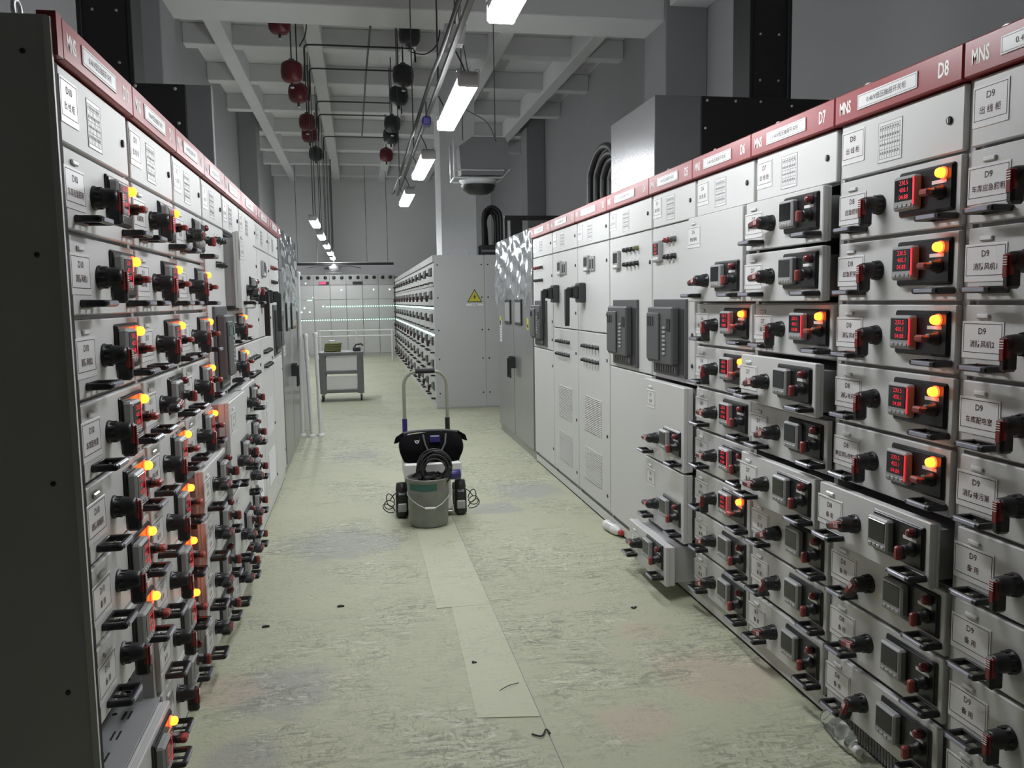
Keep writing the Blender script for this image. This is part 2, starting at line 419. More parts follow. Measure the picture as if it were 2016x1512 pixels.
LABELS = {}
def label_mesh(lines, w=.148, h=.098, ink='ink'):
    key = (tuple(lines), w, h)
    if key in LABELS: return LABELS[key]
    m = MB(); m.box(0, w, -.002, 0, -h, 0, 'plate', .0015)
    a, b, t = .006, .006, .0016
    for (x0, x1, z0, z1) in ((a, w - a, -b - t, -b), (a, w - a, -h + b + h * .10, -h + b + t + h * .10), (a, a + t, -h + b + h * .10, -b), (w - a - t, w - a, -h + b + h * .10, -b)):
        m.box(x0, x1, -.0024, -.0018, z0, z1, 'ink')
    m.text(lines[0], w / 2, -h * .26, h * .17, 'ink', -.0025, None, .012)
    m.text(lines[1], w / 2, -h * .60, h * .19, 'ink_red' if ink == 'ink' else ink, -.0025, w * .84, .010)
    LABELS[key] = mesh_of(m, 'label_plate')
    return LABELS[key]
def diagram_mesh():
    m = MB(); W, H = .115, .12
    m.box(0, W, -.0012, 0, -H, 0, 'plate')
    def ln(x0, x1, z0, z1): m.box(x0, x1, -.0016, -.001, z0, z1, 'ink_grey')
    t = .0014
    for i in range(8): ln(.006, W - .006, -.012 - i * .014, -.012 - i * .014 + t)
    for i in range(9): ln(.008 + i * .012, .008 + i * .012 + t, -H + .012, -.010)
    for i in range(8):
        for j in range(4):
            x = .010 + i * .012; z = -.022 - j * .024; ln(x, x + .006, z, z + .006)
    ln(0, W, -t, 0); ln(0, W, -H, -H + t); ln(0, t, -H, 0); ln(W - t, W, -H, 0)
    return m
DIAG = mesh_of(diagram_mesh(), 'circuit_diagram')

# ------------------------------------------------------------------ drawer and cabinet builders
Z0, RP = 1.8767, 0.2          # top of the drawer field, pitch of one drawer row
def drawer(cab, row, n=1, pull=0.0, state=2, ang=None, text=('', ''), w=.6, lay=None):
    """state 2 = switched on with its lamp lit, 1 = only the display lit, 0 = dead"""
    ztop = Z0 - row * RP - .006; h = n * RP - .012; x0 = .018; ww = w - .034
    m = MB(); m.box(0, ww, 0, .022, -h, 0, 'paint', .003)
    m.box(.03, ww - .03, .022, .50, -h + .014, -.030, 'zinc')
    if pull > .02:
        m.box(0.002, ww - .002, .02, .034, -h + .002, -.002, 'paint', .003)
    d = m.build('drawer', cab, (x0, -pull, ztop))
    v0 = -(n - 1) * RP * .0
    vb = -(n - 1) * RP                                  # controls sit in the lowest row of a tall drawer
    put('tag_holder', TAGM, d, (.045, 0, -.022))
    put('label_plate', label_mesh(text), d, (-.008, 0, -.042))
    if ang is None: ang = 0 if state == 2 else 90
    put('rotary_handle', CUP, d, (.212, 0, -.094 + vb), (0, math.radians(ang), 0))
    p = put('instrument_panel', PANEL, d, (.312, 0, -.016 + vb))
    put('power_meter', METER[1 if state else 0], d, (.321, -.006, -.030 + vb))
    put('indicator_lamp', LAMP[1 if state == 2 else 0], d, (.508, -.008, -.041 + vb))
    put('selector_knob', KNOB, d, (.500, -.008, -.092 + vb), (0, 0 if state == 2 else math.radians(-90), 0))
    put('pull_handle', PULL, d, (.100, 0, -.160 + vb)); put('pull_handle', PULL, d, (.508, 0, -.160 + vb))
    return d

def header(cab, w, code, n0=True):
    m = MB(); m.box(.002, w - .002, -.020, .06, 2.056, 2.150, 'red_band', .004)
    m.text('MNS', .062, 2.103, .040, 'lettering', -.0206, .062, .022)
    m.text(code, w - .075, 2.103, .042, 'lettering', -.0206, .042 if len(code) < 3 else .06, .022)
    hd = m.build('header_band', cab)
    W = w * .48; x = w * .22
    p = MB(); p.box(0, W, -.003, 0, -.046, 0, 'plate', .001)
    t = .0015
    for (a, b, c, d) in ((.004, W - .004, -.006, -.0045), (.004, W - .004, -.0415, -.040), (.004, .0055, -.0415, -.0045), (W - .0055, W - .004, -.0415, -.0045)):
        p.box(a, b, -.0034, -.003, c, d, 'ink_grey')
    p.text('0.4kV低压抽屉开关柜', W / 2, -.023, .019, 'ink', -.0036, W * .86)
    p.build('nameplate', hd, (x, -.020, 2.126))

def top_door(cab, w, code, kind='出 线 柜', lx=None):
    d = MB().box(0, w - .030, 0, .02, -.172, 0, 'paint', .003).build('door', cab, (.016, 0, 2.052))
    put('label_plate', label_mesh((code, kind), .125, .105, 'ink'), d, (.002, 0, -.022))
    put('circuit_diagram', DIAG, d, (w * .33, 0, -.030))
    put('door_lock', LOCK, d, (w - .085, 0, -.085))

def body(cab, w, depth=1.0, open_z=(), mat_='frame_grey', ztop=2.135):
    m = MB()
    m.box(0, w, .028, depth, ztop - .02, ztop, 'paint')
    m.box(0, .012, .016, depth, 0, ztop - .02, mat_); m.box(w - .012, w, .016, depth, 0, ztop - .02, mat_)
    m.box(.012, w - .012, depth - .01, depth, 0, ztop - .02, mat_)
    # closed front behind the doors and drawers, left open where a drawer is missing or drawn out
    top = ztop - .02
    for (za, zb) in sorted(open_z, reverse=True):
        if top - zb > .002: m.box(.012, w - .012, .030, .045, zb, top, mat_)
        top = za
    if top > .08: m.box(.012, w - .012, .030, .045, .06, top, mat_)
    m.box(0, w, .012, .10, 0.014, .072, 'paint'); m.box(0, w, .016, .10, 0.0, .014, 'gap_black')  # lowest strip coloured black, painting in the shadowed recess at the floor
    return m.build('body', cab)

def row_root(side, y_lo, y_hi, label, group):
    if side == 'R': return thing('switchgear_cabinet', label, 'electrical cabinet', (1.592, y_hi, 0), -PI / 2, group)
    return thing('switchgear_cabinet', label, 'electrical cabinet', (-.649, y_lo, 0), PI / 2, group)

def eyes(cab, w, n=2):
    for y in (.080, .32)[:n]: put('lifting_eye', EYE, cab, (.03, y, 2.135))

def door_panel(cab, w, z0, z1, name='door', locks=(), x0=.010, x1=None):
    x1 = w - .010 if x1 is None else x1
    d = MB().box(0, x1 - x0, 0, .022, z0 - z1 + .008, 0, 'paint', .003).build(name, cab, (x0, 0, z1 - .004))
    for (lx, lz) in locks: put('door_lock', LOCK, d, (lx - x0, 0, lz - z1 + .004))
    return d

def breaker_unit(cab, x0, x1, z0, z1, out=.055, mirror=False):
    W = x1 - x0; H = z1 - z0; m = MB()
    m.box(0, W, -.014, .02, -H, 0, 'breaker', .004)
    m.box(.02, W - .02, -.016, -.012, -H + .02, -.05, 'breaker_dark')
    bm = m.build('circuit_breaker', cab, (x0, 0, z1))
    b = MB(); b.box(0, W * .78, -out, -.012, -H * .74, 0, 'breaker', .008)
    a = .06 if not mirror else W * .45
    b.box(.012, W * .42, -out - .010, -out, -H * .70, -.03, 'breaker', .004)
    for k in range(7): b.box(W * .52, W * .60, -out - .006, -out, -.10 - k * .022 - .012, -.10 - k * .022, 'bezel', .002)
    for k in range(3): b.box(.03 + k * .035, .052 + k * .035, -out - .012, -out - .009, -.10, -.05, 'screen', .002)
    b.box(W * .63, W * .74, -out - .003, -out, -.12, -.06, 'screen')
    b.build('front_cover', bm, (W * .04, 0, -H * .10))
    g = MB(); g.box(.0, W * .7, -.022, -.012, -H * .14, 0, 'breaker_dark', .003)
    for k in range(9): g.box(.012 + k * W * .075, .012 + k * W * .075 + .010, -.027, -.02, -H * .11, -.012, 'bezel', .002)
    g.build('terminal_row', bm, (W * .12, 0, -H * .83))
    return bm

BULB = {}
for nm_, mt_ in (('black', 'black_plastic'), ('red', 'lamp_off'), ('yellow', 'olive'), ('steel', 'breaker')):
    BULB[nm_] = mesh_of(MB().lathe((0, 0, 0), (0, -1, 0), [(.015, 0), (.015, .006), (.013, .008), (.012, .024), (.009, .030), (.001, .031)], mt_, 12).box(-.012, .012, -.002, 0, .020, .028, 'plate').lathe((0, 0, 0), (0, -1, 0), [(.015, 0), (.015, .003)], 'bezel', 12), 'push_button')
def buttons(door, x0, z0, cols, rows, dx, dz, kinds):
    for r in range(rows):
        for c in range(cols):
            put('push_button', BULB[kinds[r][c]], door, (x0 + c * dx, 0, z0 - r * dz))
def meter_box(door, x, z, on=0, k=1.0):
    m = MB(); m.box(0, .105 * k, -.022, 0, -.11 * k, 0, 'bezel', .004); m.box(.012 * k, .093 * k, -.024, -.02, -.075 * k, -.012 * k, 'screen', .002)
    for i in range(3): m.box((.014 + i * .027) * k, (.036 + i * .027) * k, -.025, -.021, -.100 * k, -.086 * k, 'lettering', .002)
    if on:
        for i, t in enumerate(DIG): m.text(t, .053 * k, (-.024 - i * .020) * k, .013 * k, 'digits', -.0246)
    return m.build('power_meter', door, (x, 0, z))
def knife_switch(door, x, z, side=1):
    m = MB(); m.box(-.075, .045, -.050, 0, -.075, .065, 'breaker_dark', .008)
    m.box(-.06, .03, -.085, -.045, -.045, .045, 'black_plastic', .010)
    m.box(-.052, -.012, -.125, -.08, -.04, .035, 'black_plastic', .010)
    m.prism([(-.05, .02), (-.008, .02), (-.014, -.20), (-.022, -.24), (-.042, -.24), (-.048, -.20)], -.135, -.105, 'black_plastic')
    return m.build('switch_lever', door, (x, 0, z))
VENTS = {}
def vent(door, x, z, w, h):
    m = MB(); n = int(h / .0125)
    m.box(0, w, -.0015, 0, -h, 0, 'paint')
    for i in range(n):
        zz = -.006 - i * (h - .006) / n
        m.quad((.004, -.0018, zz), (w - .004, -.0018, zz), (w - .004, -.0018, zz - .0048), (.004, -.0018, zz - .0048), 'ink_grey')
        m.quad((.004, -.0018, zz), (.004, -.006, zz - .001), (w - .004, -.006, zz - .001), (w - .004, -.0018, zz), 'paint')
    return m.build('vent_grille', door, (x, 0, z))

GR = 'cabinets of the right-hand switchgear row'; GL = 'cabinets of the left-hand switchgear row'
BY = '备 用'
# ---- right row -----------------------------------------------------
def feeder(side, y_lo, y_hi, code, label, specs, kinds='出 线 柜', open_rows=(), plinth=True):
    w = y_hi - y_lo; c = row_root(side, y_lo, y_hi, label, GR if side == 'R' else GL)
    oz = [(Z0 - (r + 1) * RP, Z0 - r * RP) for r in open_rows] + [(Z0 - (q['row'] + q['n']) * RP, Z0 - q['row'] * RP) for q in specs if q['pull'] > .02]
    body(c, w, open_z=oz); header(c, w, code); top_door(c, w, code, kinds); eyes(c, w)
    for sp in specs: drawer(c, w=w, **sp)
    return c
def sp(row, t, state=2, pull=0.0, n=1, ang=None, code=''):
    return dict(row=row, text=(code, t), state=state, pull=pull, n=n, ang=ang)
names9 = ['车库应急照明', '消防风机1', '消防风机2', '车库配电室', '消防排污泵', BY, BY, BY, BY]
c = feeder('R', 1.4, 2.0, 'D9', 'grey switchgear cabinet with plates reading D9, cut by the right edge of the photo',
           [sp(i, t, 2 if i < 5 else 0, 0, 1, 0, 'D9') for i, t in enumerate(names9)])
names8 = ['应急照明', '应急照明2', '消防风机', '消防电梯', '商应消防控制室', BY, BY, BY, BY]
c8 = feeder('R', 2.0, 2.6, 'D8', 'grey switchgear cabinet with header lettered D8, five red lamps lit',
           [sp(i, t, 2 if i < 5 else 0, .055 if i == 5 else .012 if i == 8 else 0, 1, None if i < 5 else (75, 40, 80, 25)[i - 5], 'D8') for i, t in enumerate(names8)])
names7 = ['室外停车场', '住宅照明', '风 机', BY, BY, BY, BY, BY, BY]
pull7 = [.045, .045, 0, .06, .012, .055, 0, 0, .01]
c = feeder('R', 2.6, 3.2, 'D7', 'grey switchgear cabinet under header D7 with one red lamp, in its third drawer',
           [sp(i, t, 2 if i == 2 else 0, pull7[i], 1, None if i == 2 else (85, 85, 0, 80, 75, 85, 70, 30, 75)[i], 'D7') for i, t in enumerate(names7)])
names6 = [None, None, '生活水泵房', '商业用电', BY, BY, '换热站', BY, BY]
st6 = [0, 0, 2, 2, 1, 1, 2, 0, 0]
c = feeder('R', 3.2, 3.8, 'D6', 'grey switchgear cabinet under header D6 with one tall pulled-out drawer above six short ones',
           [sp(0, '商业用电', 0, .045, 2, 80, 'D6')] + [sp(i, names6[i], st6[i], 0.0, 1, 0 if st6[i] == 2 else (88 if i < 6 else 70), 'D6') for i in range(2, 9)])
# D8 plinth grille
g = MB(); 
for i in range(34): g.box(.02 + i * .0155, .029 + i * .0155, -.003, 0, -.052, 0, 'ink_grey')
g.build('plinth_grille', c8, (.02, .011, .064))

def breaker_column(side, y_lo, y_hi, code, label, drawers=(), kinds='进 线 柜', bx=(.06, .47), btn=None, door_split=True, met=1):
    w = y_hi - y_lo; c = row_root(side, y_lo, y_hi, label, GR if side == 'R' else GL)
    body(c, w, open_z=[(q[1], q[0]) for q in drawers]); header(c, w, code); top_door(c, w, code, kinds); eyes(c, w, 1)
    d = door_panel(c, w, 1.075, 1.877, locks=((w - .035, 1.70), (w - .035, 1.32), (w - .035, 1.17)))
    if btn: btn(d, w)
    breaker_unit(d, bx[0], bx[1], 1.10 - 1.873, 1.495 - 1.873)
    if drawers:
        for (z1, z0, pull, t) in drawers: big_drawer(c, w, z1, z0, pull, (code, t))
    else:
        door_panel(c, w, .10, 1.075, 'lower_door', locks=((w - .035, .95), (w - .035, .25)))
    return c
def big_drawer(c, w, z1, z0, pull, text, lit=0):
    H = z1 - z0 - .010; m = MB(); m.box(0, w - .034, 0, .022, -H, 0, 'paint', .003); m.box(.002, w - .036, .02, .05, -H + .002, -.002, 'paint', .003); m.box(.03, w - .06, .05, .5, -H + .01, -.01, 'zinc')
    d = m.build('drawer', c, (.018, -pull, z1 - .005)); b = -H
    put('tag_holder', TAGM, d, (.08, 0, -.03)); put('label_plate', label_mesh(text, .125, .098), d, (.04, 0, -.055))
    put('rotary_handle', CUP, d, (.20, 0, b + .120), (0, math.radians(88), 0))
    put('instrument_panel', PANEL, d, (.30, 0, b + .20)); put('power_meter', METER[0], d, (.309, -.006, b + .186))
    put('indicator_lamp', LAMP[0], d, (.495, -.008, b + .172)); put('selector_knob', KNOB, d, (.49, -.008, b + .12), (0, math.radians(-90), 0))
    put('pull_handle', PULL, d, (.09, 0, b + .036)); put('pull_handle', PULL, d, (.49, 0, b + .036))
def btn5(d, w):
    meter_box(d, .045, -.07, 1)
    buttons(d, .225, -.075, 3, 2, .052, .085, (('red', 'red', 'steel'), ('black', 'black', 'black')))
breaker_column('R', 3.8, 4.4, 'D5', 'grey switchgear cabinet under header D5, dark breaker above wide pulled-out drawers',
               ((1.07, .64, .05, '备 用'), (.64, .285, .05, '备 用'), (.285, .075, .14, BY)), bx=(.045, .50), btn=btn5)
def btn4(d, w):
    meter_box(d, .12, -.08, 0)
    buttons(d, .34, -.085, 4, 2, .068, .085, (('black', 'black', 'black', 'yellow'), ('black', 'black', 'black', 'black')))
breaker_column('R', 4.4, 5.19, 'D4', 'grey switchgear cabinet under header D4, dark breaker over a plain lower door', bx=(.10, .56), btn=btn4)
def capacitor(side, y_lo, y_hi, code, label, mirror=False):
    w = y_hi - y_lo; c = row_root(side, y_lo, y_hi, label, GR if side == 'R' else GL)
    body(c, w); header(c, w, code); top_door(c, w, code, '电 容 柜'); eyes(c, w, 1)
    d = door_panel(c, w, 1.275, 1.877, locks=((w - .06, 1.75), (w - .06, 1.40)))
    meter_box(d, .22, -.07, 0); 
    for k in range(2): MB().box(0, .045, -.012, 0, -.10, 0, 'bezel', .003).box(.008, .037, -.016, -.01, -.085, -.02, 'black_plastic', .003).build('control_unit', d, (.345 + k * .06, 0, -.08))
    knife_switch(d, .17, -.32)
    ld = door_panel(c, w, .10, 1.275, 'lower_door', locks=((w - .06, 1.10), (w - .06, .60), (w - .06, .20)))
    buttons(ld, .16, -.10, 6, 2, .072, .10, (('black',) * 6,) * 2)
    vent(ld, .17, -.45, .42, .26); vent(ld, .17, -.82, .42, .24)
    return c
capacitor('R', 5.19, 5.98, 'D3', 'grey ventilated cabinet under header D3 with long black switch lever, beside the D4 breaker cabinet')
capacitor('R', 5.98, 6.77, 'D2', 'grey ventilated cabinet under header D2 with long black switch lever, further from us than D3')
def btn1(d, w): buttons(d, .12, -.09, 4, 2, .09, .11, (('red', 'red', 'red', 'black'), ('black',) * 4))
breaker_column('R', 6.77, 7.56, 'D1', 'grey breaker cabinet under header D1, far end of the red-headed right row', bx=(.10, .56), btn=btn1)

# ---- left row ------------------------------------------------------
nL = ['车库应急照明', '消防风机1', '消防风机2', '车库配电室', '消防排烟机', BY, BY]
c10 = feeder('L', 2.09, 2.69, 'D10', 'nearest cabinet of the left row, header D10, dark blank end, one drawer missing',
             [sp(i, t, 2, 0.0, 1, 0, 'D10') for i, t in enumerate(nL)] + [sp(8, BY, 2, .03, 1, 0, 'D10')], open_rows=(7,))
m = MB(); m.box(-.040, -.034, -.004, 1.0, 0, 2.14, 'paint_end', .002)
for z in (2.06, 1.62, 1.10, .60, .12): 
    for y in (.05, .5, .95): m.lathe((-.040, y, z), (-1, 0, 0), [(.006, 0), (.006, .003), (.003, .004)], 'black_plastic', 8)
m.box(-.034, .014, -.001, .02, .075, 2.05, 'gap_black'); m.box(-.044, -.034, -.010, .004, 0, 2.135, 'paint'); m.box(-.034, 0, .05, 1.0, 2.10, 2.135, 'paint')  # black strip beside the panel paints in the shadow of the gap
m.box(-.034, .0, -.020, .02, 2.056, 2.15, 'red_band')
m.build('end_panel', c10)
m = MB(); zs = Z0 - 8 * RP + .004; m.box(.012, .588, .0, .60, zs - .006, zs, 'zinc')
for y in (.06, .24, .42):
    for x in (.10, .22, .34, .46): 
        m.box(x, x + .05, y, y + .006, zs, zs + .0008, 'gap_black'); m.box(x, x + .05, y + .016, y + .022, zs, zs + .0008, 'gap_black')
    m.lathe((.50, y + .05, zs), (0, 0, 1), [(.008, 0), (.008, .001)], 'gap_black', 10)
m.box(.574, .588, .05, .60, zs, zs + .19, 'zinc')
for k in range(4):
    for y in (.08, .14, .2, .26): m.box(.5725, .574, y, y + .02, zs + .03 + k * .04, zs + .042 + k * .04, 'gap_black')
m.build('drawer_shelf', c10)
st11 = [2, 2, 2, 0, 2, 2, 2, 2, 0]; t11 = ['应急照明', '消防风机', '消防电梯', BY, '消防水泵', BY, BY, BY, BY]
feeder('L', 2.69, 3.29, 'D11', 'second cabinet of the left row, header D11, full of lit drawers beside the missing one',
       [sp(i, t11[i], st11[i], 0.0, 1, 0 if i != 3 else 80, 'D11') for i in range(9)])
st12 = [0, 2, 2, 2, 2, 0, 0, 0, 0]; p12 = [0, 0, 0, 0, 0, .05, .05, .04, .03]
feeder('L', 3.29, 3.87, 'D12', 'third cabinet of the left row, header D12, lit drawers above four pulled-out dark drawers',
       [sp(i, '风 机' if i < 5 else BY, st12[i], p12[i], 1, 0 if i and i < 5 else 85, 'D12') for i in range(9)])
def btn13(d, w): buttons(d, .30, -.065, 3, 2, .075, .115, (('black',) * 3,) * 2)
breaker_column('L', 3.87, 4.44, 'D13', 'fourth cabinet of the left row, dark breaker box jutting out over wide pulled-out drawers',
               ((1.07, .64, .07, BY), (.64, .285, .07, BY), (.285, .075, .05, BY)), bx=(.12, .48), btn=btn13)
feeder('L', 4.44, 5.04, 'D14', 'fifth cabinet of the left row with a tall grey drawer jutting out at its top',
       [sp(0, '商业用电', 0, .075, 2, 60, 'D14'), sp(2, '风 机', 2, 0, 1, 0, 'D14'), sp(3, '水 泵', 2, 0, 1, 0, 'D14')] +
       [sp(i, BY, 0, (.05, .05, .05, .04, .03)[i - 4], 1, 85, 'D14') for i in range(4, 9)])
capacitor('L', 5.04, 5.85, 'D15', 'left-row cabinet with black switch lever, just beyond the tall jutting drawer')
capacitor('L', 5.85, 6.63, 'D16', 'left-row cabinet with black switch lever, next to the last breaker cabinet')
breaker_column('L', 6.63, 7.42, 'D17', 'last red-headed cabinet of the left row with a narrow dark breaker', bx=(.10, .56), btn=btn1)

# ---- film-wrapped cabinets at the end of either row -----------------
def wrapped(side, y_lo, y_hi, label):
    w = y_hi - y_lo
    c = thing('wrapped_cabinet', label, 'electrical cabinet', (1.592, y_hi, 0) if side == 'R' else (-.649, y_lo, 0), -PI / 2 if side == 'R' else PI / 2, 'plastic-wrapped cabinets')
    m = MB(); m.box(0, w, .02, 1.0, 0, 2.13, 'wrapped_grey', .004); m.build('body', c)
    m = MB(); m.box(0, w, .0, .02, 1.80, 2.13, 'wrapped_grey', .003); m.build('top_panel', c)
    for k in range(2):
        x0 = .02 + k * (w / 2 - .01); W = w / 2 - .03
        d = MB().box(0, W, 0, .022, -1.70, 0, 'wrapped_grey', .004).build('door', c, (x0, 0, 1.79))
        xw = W - .46 if k == 0 else .12
        f = MB(); f.box(0, .34, -.014, 0, -.26, 0, 'black_plastic', .004); f.box(.03, .31, -.016, -.012, -.23, -.03, 'bezel'); f.build('meter_window', d, (xw, 0, -.28))
        h = MB(); h.box(-.012, .012, -.05, 0, -.06, .06, 'black_plastic', .004); h.box(-.010, .010, -.065, -.045, -.16, .04, 'black_plastic', .004)
        h.build('door_handle', d, (W - .05 if k == 0 else .05, 0, -.93))
        MB().box(0, .085, -.002, 0, -.11, 0, 'yellow').box(.015, .07, -.0025, -.0018, -.09, -.06, 'ink').build('yellow_sticker', d, (.10 if k == 0 else W - .26, 0, -.46))
    n = MB(); n.box(0, .12, -.002, 0, -.24, 0, 'plate')
    for i in range(7): n.box(.015, .105, -.0026, -.0018, -.03 - i * .03, -.022 - i * .03, 'ink_grey')
    n.build('paper_note', c, (.13, 0, 1.28))
    # loose film hung over the top and down the front
    random.seed(3 if side == 'R' else 9)
    nx, nz = 60, 40; v = []; f = []
    for j in range(nz + 1):
        for i in range(nx + 1):
            x = -.02 + (w + .04) * i / nx; t = j / nz
            hem = .62 + .06 * math.sin(x * 5.1) + .05 * math.sin(x * 11.3 + 1) + .03 * math.sin(x * 23)
            z = 2.155 - t * hem
            y = -.008 - .012 * (1 + math.sin(x * 17 + 3 * t + math.sin(x * 7))) * (.3 + t) * .8 - .005 * math.sin(z * 31 + x * 9)
            v.append((x, min(-.004, y), z))
    for j in range(nz):
        for i in range(nx): a = j * (nx + 1) + i; f.append((a, a + 1, a + nx + 2, a + nx + 1))
    fm = MB(); fm.add(v, f, 'film', True); fm.add([(-.02, -.012, 2.155), (w + .02, -.012, 2.155), (w + .02, .5, 2.15), (-.02, .5, 2.15)], [(0, 1, 2, 3)], 'film')
    fo = fm.build('plastic_film', c); fo['label'] = 'clear wrinkled wrapping film'
    return c
wrapped('R', 7.60, 9.55, 'double-door metal cabinet under shiny plastic film at the end of the right row')
wrapped('L', 7.50, 9.35, 'double-door metal cabinet under shiny plastic film at the end of the left row')

# ---- the second block of cabinets down the aisle --------------------
BX, BY0 = 1.05, 11.62
def block_cabinet(i):
    w = .99; y_hi = BY0 + (i + 1) * w
    lab = ('first cabinet of the far right block, its blank end bearing a yellow warning triangle' if i == 0 else
           'far-block cabinet with rows of small switches, %s behind the end with the warning sign' % ('second third fourth fifth sixth seventh eighth ninth tenth eleventh twelfth'.split()[i - 1]))
    c = thing('switchgear_cabinet', lab, 'electrical cabinet', (BX, y_hi, 0), -PI / 2, 'cabinets of the far right block')
    m = MB(); m.box(0, w - .004, .022, 1.06, 0, 2.12, 'paint', .003); m.box(0, w - .004, -.01, .022, 0, .07, 'paint')
    m.build('body', c)
    MB().box(0, w - .004, -.014, .03, 2.045, 2.135, 'frame_grey', .003).text('MNS', .12, 2.09, .04, 'lettering', -.0146).build('header_band', c)
    for r in range(6):
        z1 = 2.03 - r * .325
        d = MB().box(.008, w - .012, 0, .022, -.315, 0, 'paint', .003).build('drawer', c, (0, 0, z1))
        put('label_plate', label_mesh(('D', BY), .13, .09), d, (.05, 0, -.05))
        put('rotary_handle', CUP, d, (.30, 0, -.14), (0, 0 if r % 2 else 1.4, 0)); put('instrument_panel', PANEL, d, (.45, 0, -.05))
        put('power_meter', METER[0], d, (.46, -.006, -.06)); put('pull_handle', PULL, d, (.12, 0, -.27)); put('pull_handle', PULL, d, (.80, 0, -.27))
        if r in (1, 3):
            for k in range(6): put('indicator_light', LED, d, (.10 + k * .15, 0, -.30 if r == 1 else -.025))
    return c
LED = mesh_of(MB().lathe((0, 0, 0), (0, -1, 0), [(.014, 0), (.014, .008), (.009, .014), (.001, .016)], 'green_led', 10), 'indicator_light')
LEDW = mesh_of(MB().lathe((0, 0, 0), (0, -1, 0), [(.018, 0), (.018, .008), (.010, .014), (.001, .016)], 'white_led', 10), 'indicator_light')
for i in range(12):
    c = block_cabinet(i)
    if i == 0:
        m = MB(); m.box(.988, .996, .0, .70, .02, 2.135, 'paint_end', .002); m.box(.988, .996, .706, 1.06, .02, 2.135, 'paint_end', .002)
        for z in (2.0, 1.55, 1.10, .70, .22):
            for y in (.05, .66, .75): m.lathe((.996, y, z), (1, 0, 0), [(.011, 0), (.011, .004), (.004, .006)], 'black_plastic', 8)
        e = m.build('end_panel', c)
        s_ = MB()                                   # triangle warning sign, drawn facing -y and turned to the end
        s_.prism([(-.105, -.075), (.105, -.075), (0, .105)], -.002, 0, 'ink')
        s_.prism([(-.088, -.065), (.088, -.065), (0, .085)], -.0028, -.001, 'yellow')
        s_.prism([(.012, .045), (-.022, -.012), (-.002, -.008), (-.014, -.050), (.022, .004), (.003, .000)], -.0035, -.002, 'ink')
        s_.box(-.12, .12, -.002, 0, -.125, -.095, 'plate'); s_.text('当心触电', 0, -.110, .020, 'ink', -.0025)
        s_.build('warning_sign', e, (.997, .56, 1.56), (0, 0, PI / 2))
        for y in (.2, .5): put('lifting_eye', EYE, c, (.95, y, 2.12))

# ---- the cabinets across the far end --------------------------------
FX = [-1.62 + .445 * i for i in range(7)]
for i in range(6):
    x0, x1 = FX[i], FX[i + 1] - .004; w = x1 - x0
    c = thing('switchgear_cabinet', ('leftmost', 'second from left', 'third from left, below the red lit sign,', 'fourth from left', 'fifth from left, below the dark sign,', 'rightmost')[i] + ' grey cabinet of the far end bank', 'electrical cabinet', (x0, 23.95, 0), 0, 'cabinets across the far end')
    MB().box(0, w, .02, .9, 0, 2.28, 'paint', .003).build('body', c)
    MB().box(0, w, -.01, .02, 2.0, 2.28, 'frame_grey', .004).build('header_band', c)
    for k in range(2): MB().lathe((0, 0, 0), (0, -1, 0), [(.05, 0), (.05, .012), (.035, .02), (.001, .02)], 'black_plastic', 14).build('round_gauge', c, (w * (.27 + .48 * k), -.01, 2.20))
    for z0, z1 in ((1.60, 1.99), (1.06, 1.59), (.09, 1.05)): MB().box(.006, w - .006, 0, .02, z0 - z1, 0, 'paint', .003).build('door', c, (0, 0, z1))
    for row, z in ((0, 1.40), (1, 1.03)):
        for k in range(7):
            if row == 0 and (i == 0 or (i == 1 and k < 5)): continue
            put('indicator_light', LED, c, (w * (k + .5) / 7, 0, z))
    if i == 0:
        for q in ((.18, 1.37), (.10, 1.26), (.32, 1.26), (.24, 2.05)): put('indicator_light', LEDW, c, (q[0], 0 if q[1] < 2 else -.01, q[1]))
        for k in range(5): put('indicator_light', LED, c, (.28 + .035 * k, 0, 1.58 if k < 4 else 1.66))
    if i in (2, 4, 5): put('indicator_light', LEDW, c, (w * .7, 0, 1.86))
    if i == 1: put('indicator_light', LEDW, c, (w * .55, 0, 1.41))
    if i in (1, 3): 
        MB().box(0, .27, -.03, 0, -.075, 0, 'black_plastic', .004).box(.01, .26 if i == 3 else .19, -.033, -.028, -.065, -.01, 'black_plastic' if i == 3 else 'sign_red').build('display_sign', c, (w * .35 if i == 1 else w * .5 - .04, -.01, 2.09))

# ------------------------------------------------------------------ tube lamps, their rail and cables
LL = 1.22
hm = MB(); hm.box(-.056, .056, 0, LL, .024, .062, 'housing', .010)
for y in (.02, LL - .02):
    for x in (-.05, .05): hm.tube(arc((x, y, .062), .014, 0, PI, 6), .003, 'zinc', 6)
HOUS = mesh_of(hm, 'housing')
DIFF = mesh_of(MB().box(-.058, .058, .02, LL - .02, -.024, .026, 'diffuser', .016), 'diffuser')
ECAP = mesh_of(MB().box(-.061, .061, 0, .022, -.022, .062, 'housing', .010), 'end_cap')
ords = ['nearest tube lamp, cut by the top edge of the photo', 'long bright tube lamp above the aisle, largest seen whole', 'third tube lamp of the near line, above the far end of the right row', 'smallest tube lamp at the far end of the near line']
ordf = ['first lamp of the far line, square-looking, left of the aisle', 'second lamp of the far line, tilted beside the rods', 'third lamp of the far line', 'fourth lamp of the far line, small and bright', 'last lamp of the far line, just above the ceiling fan']
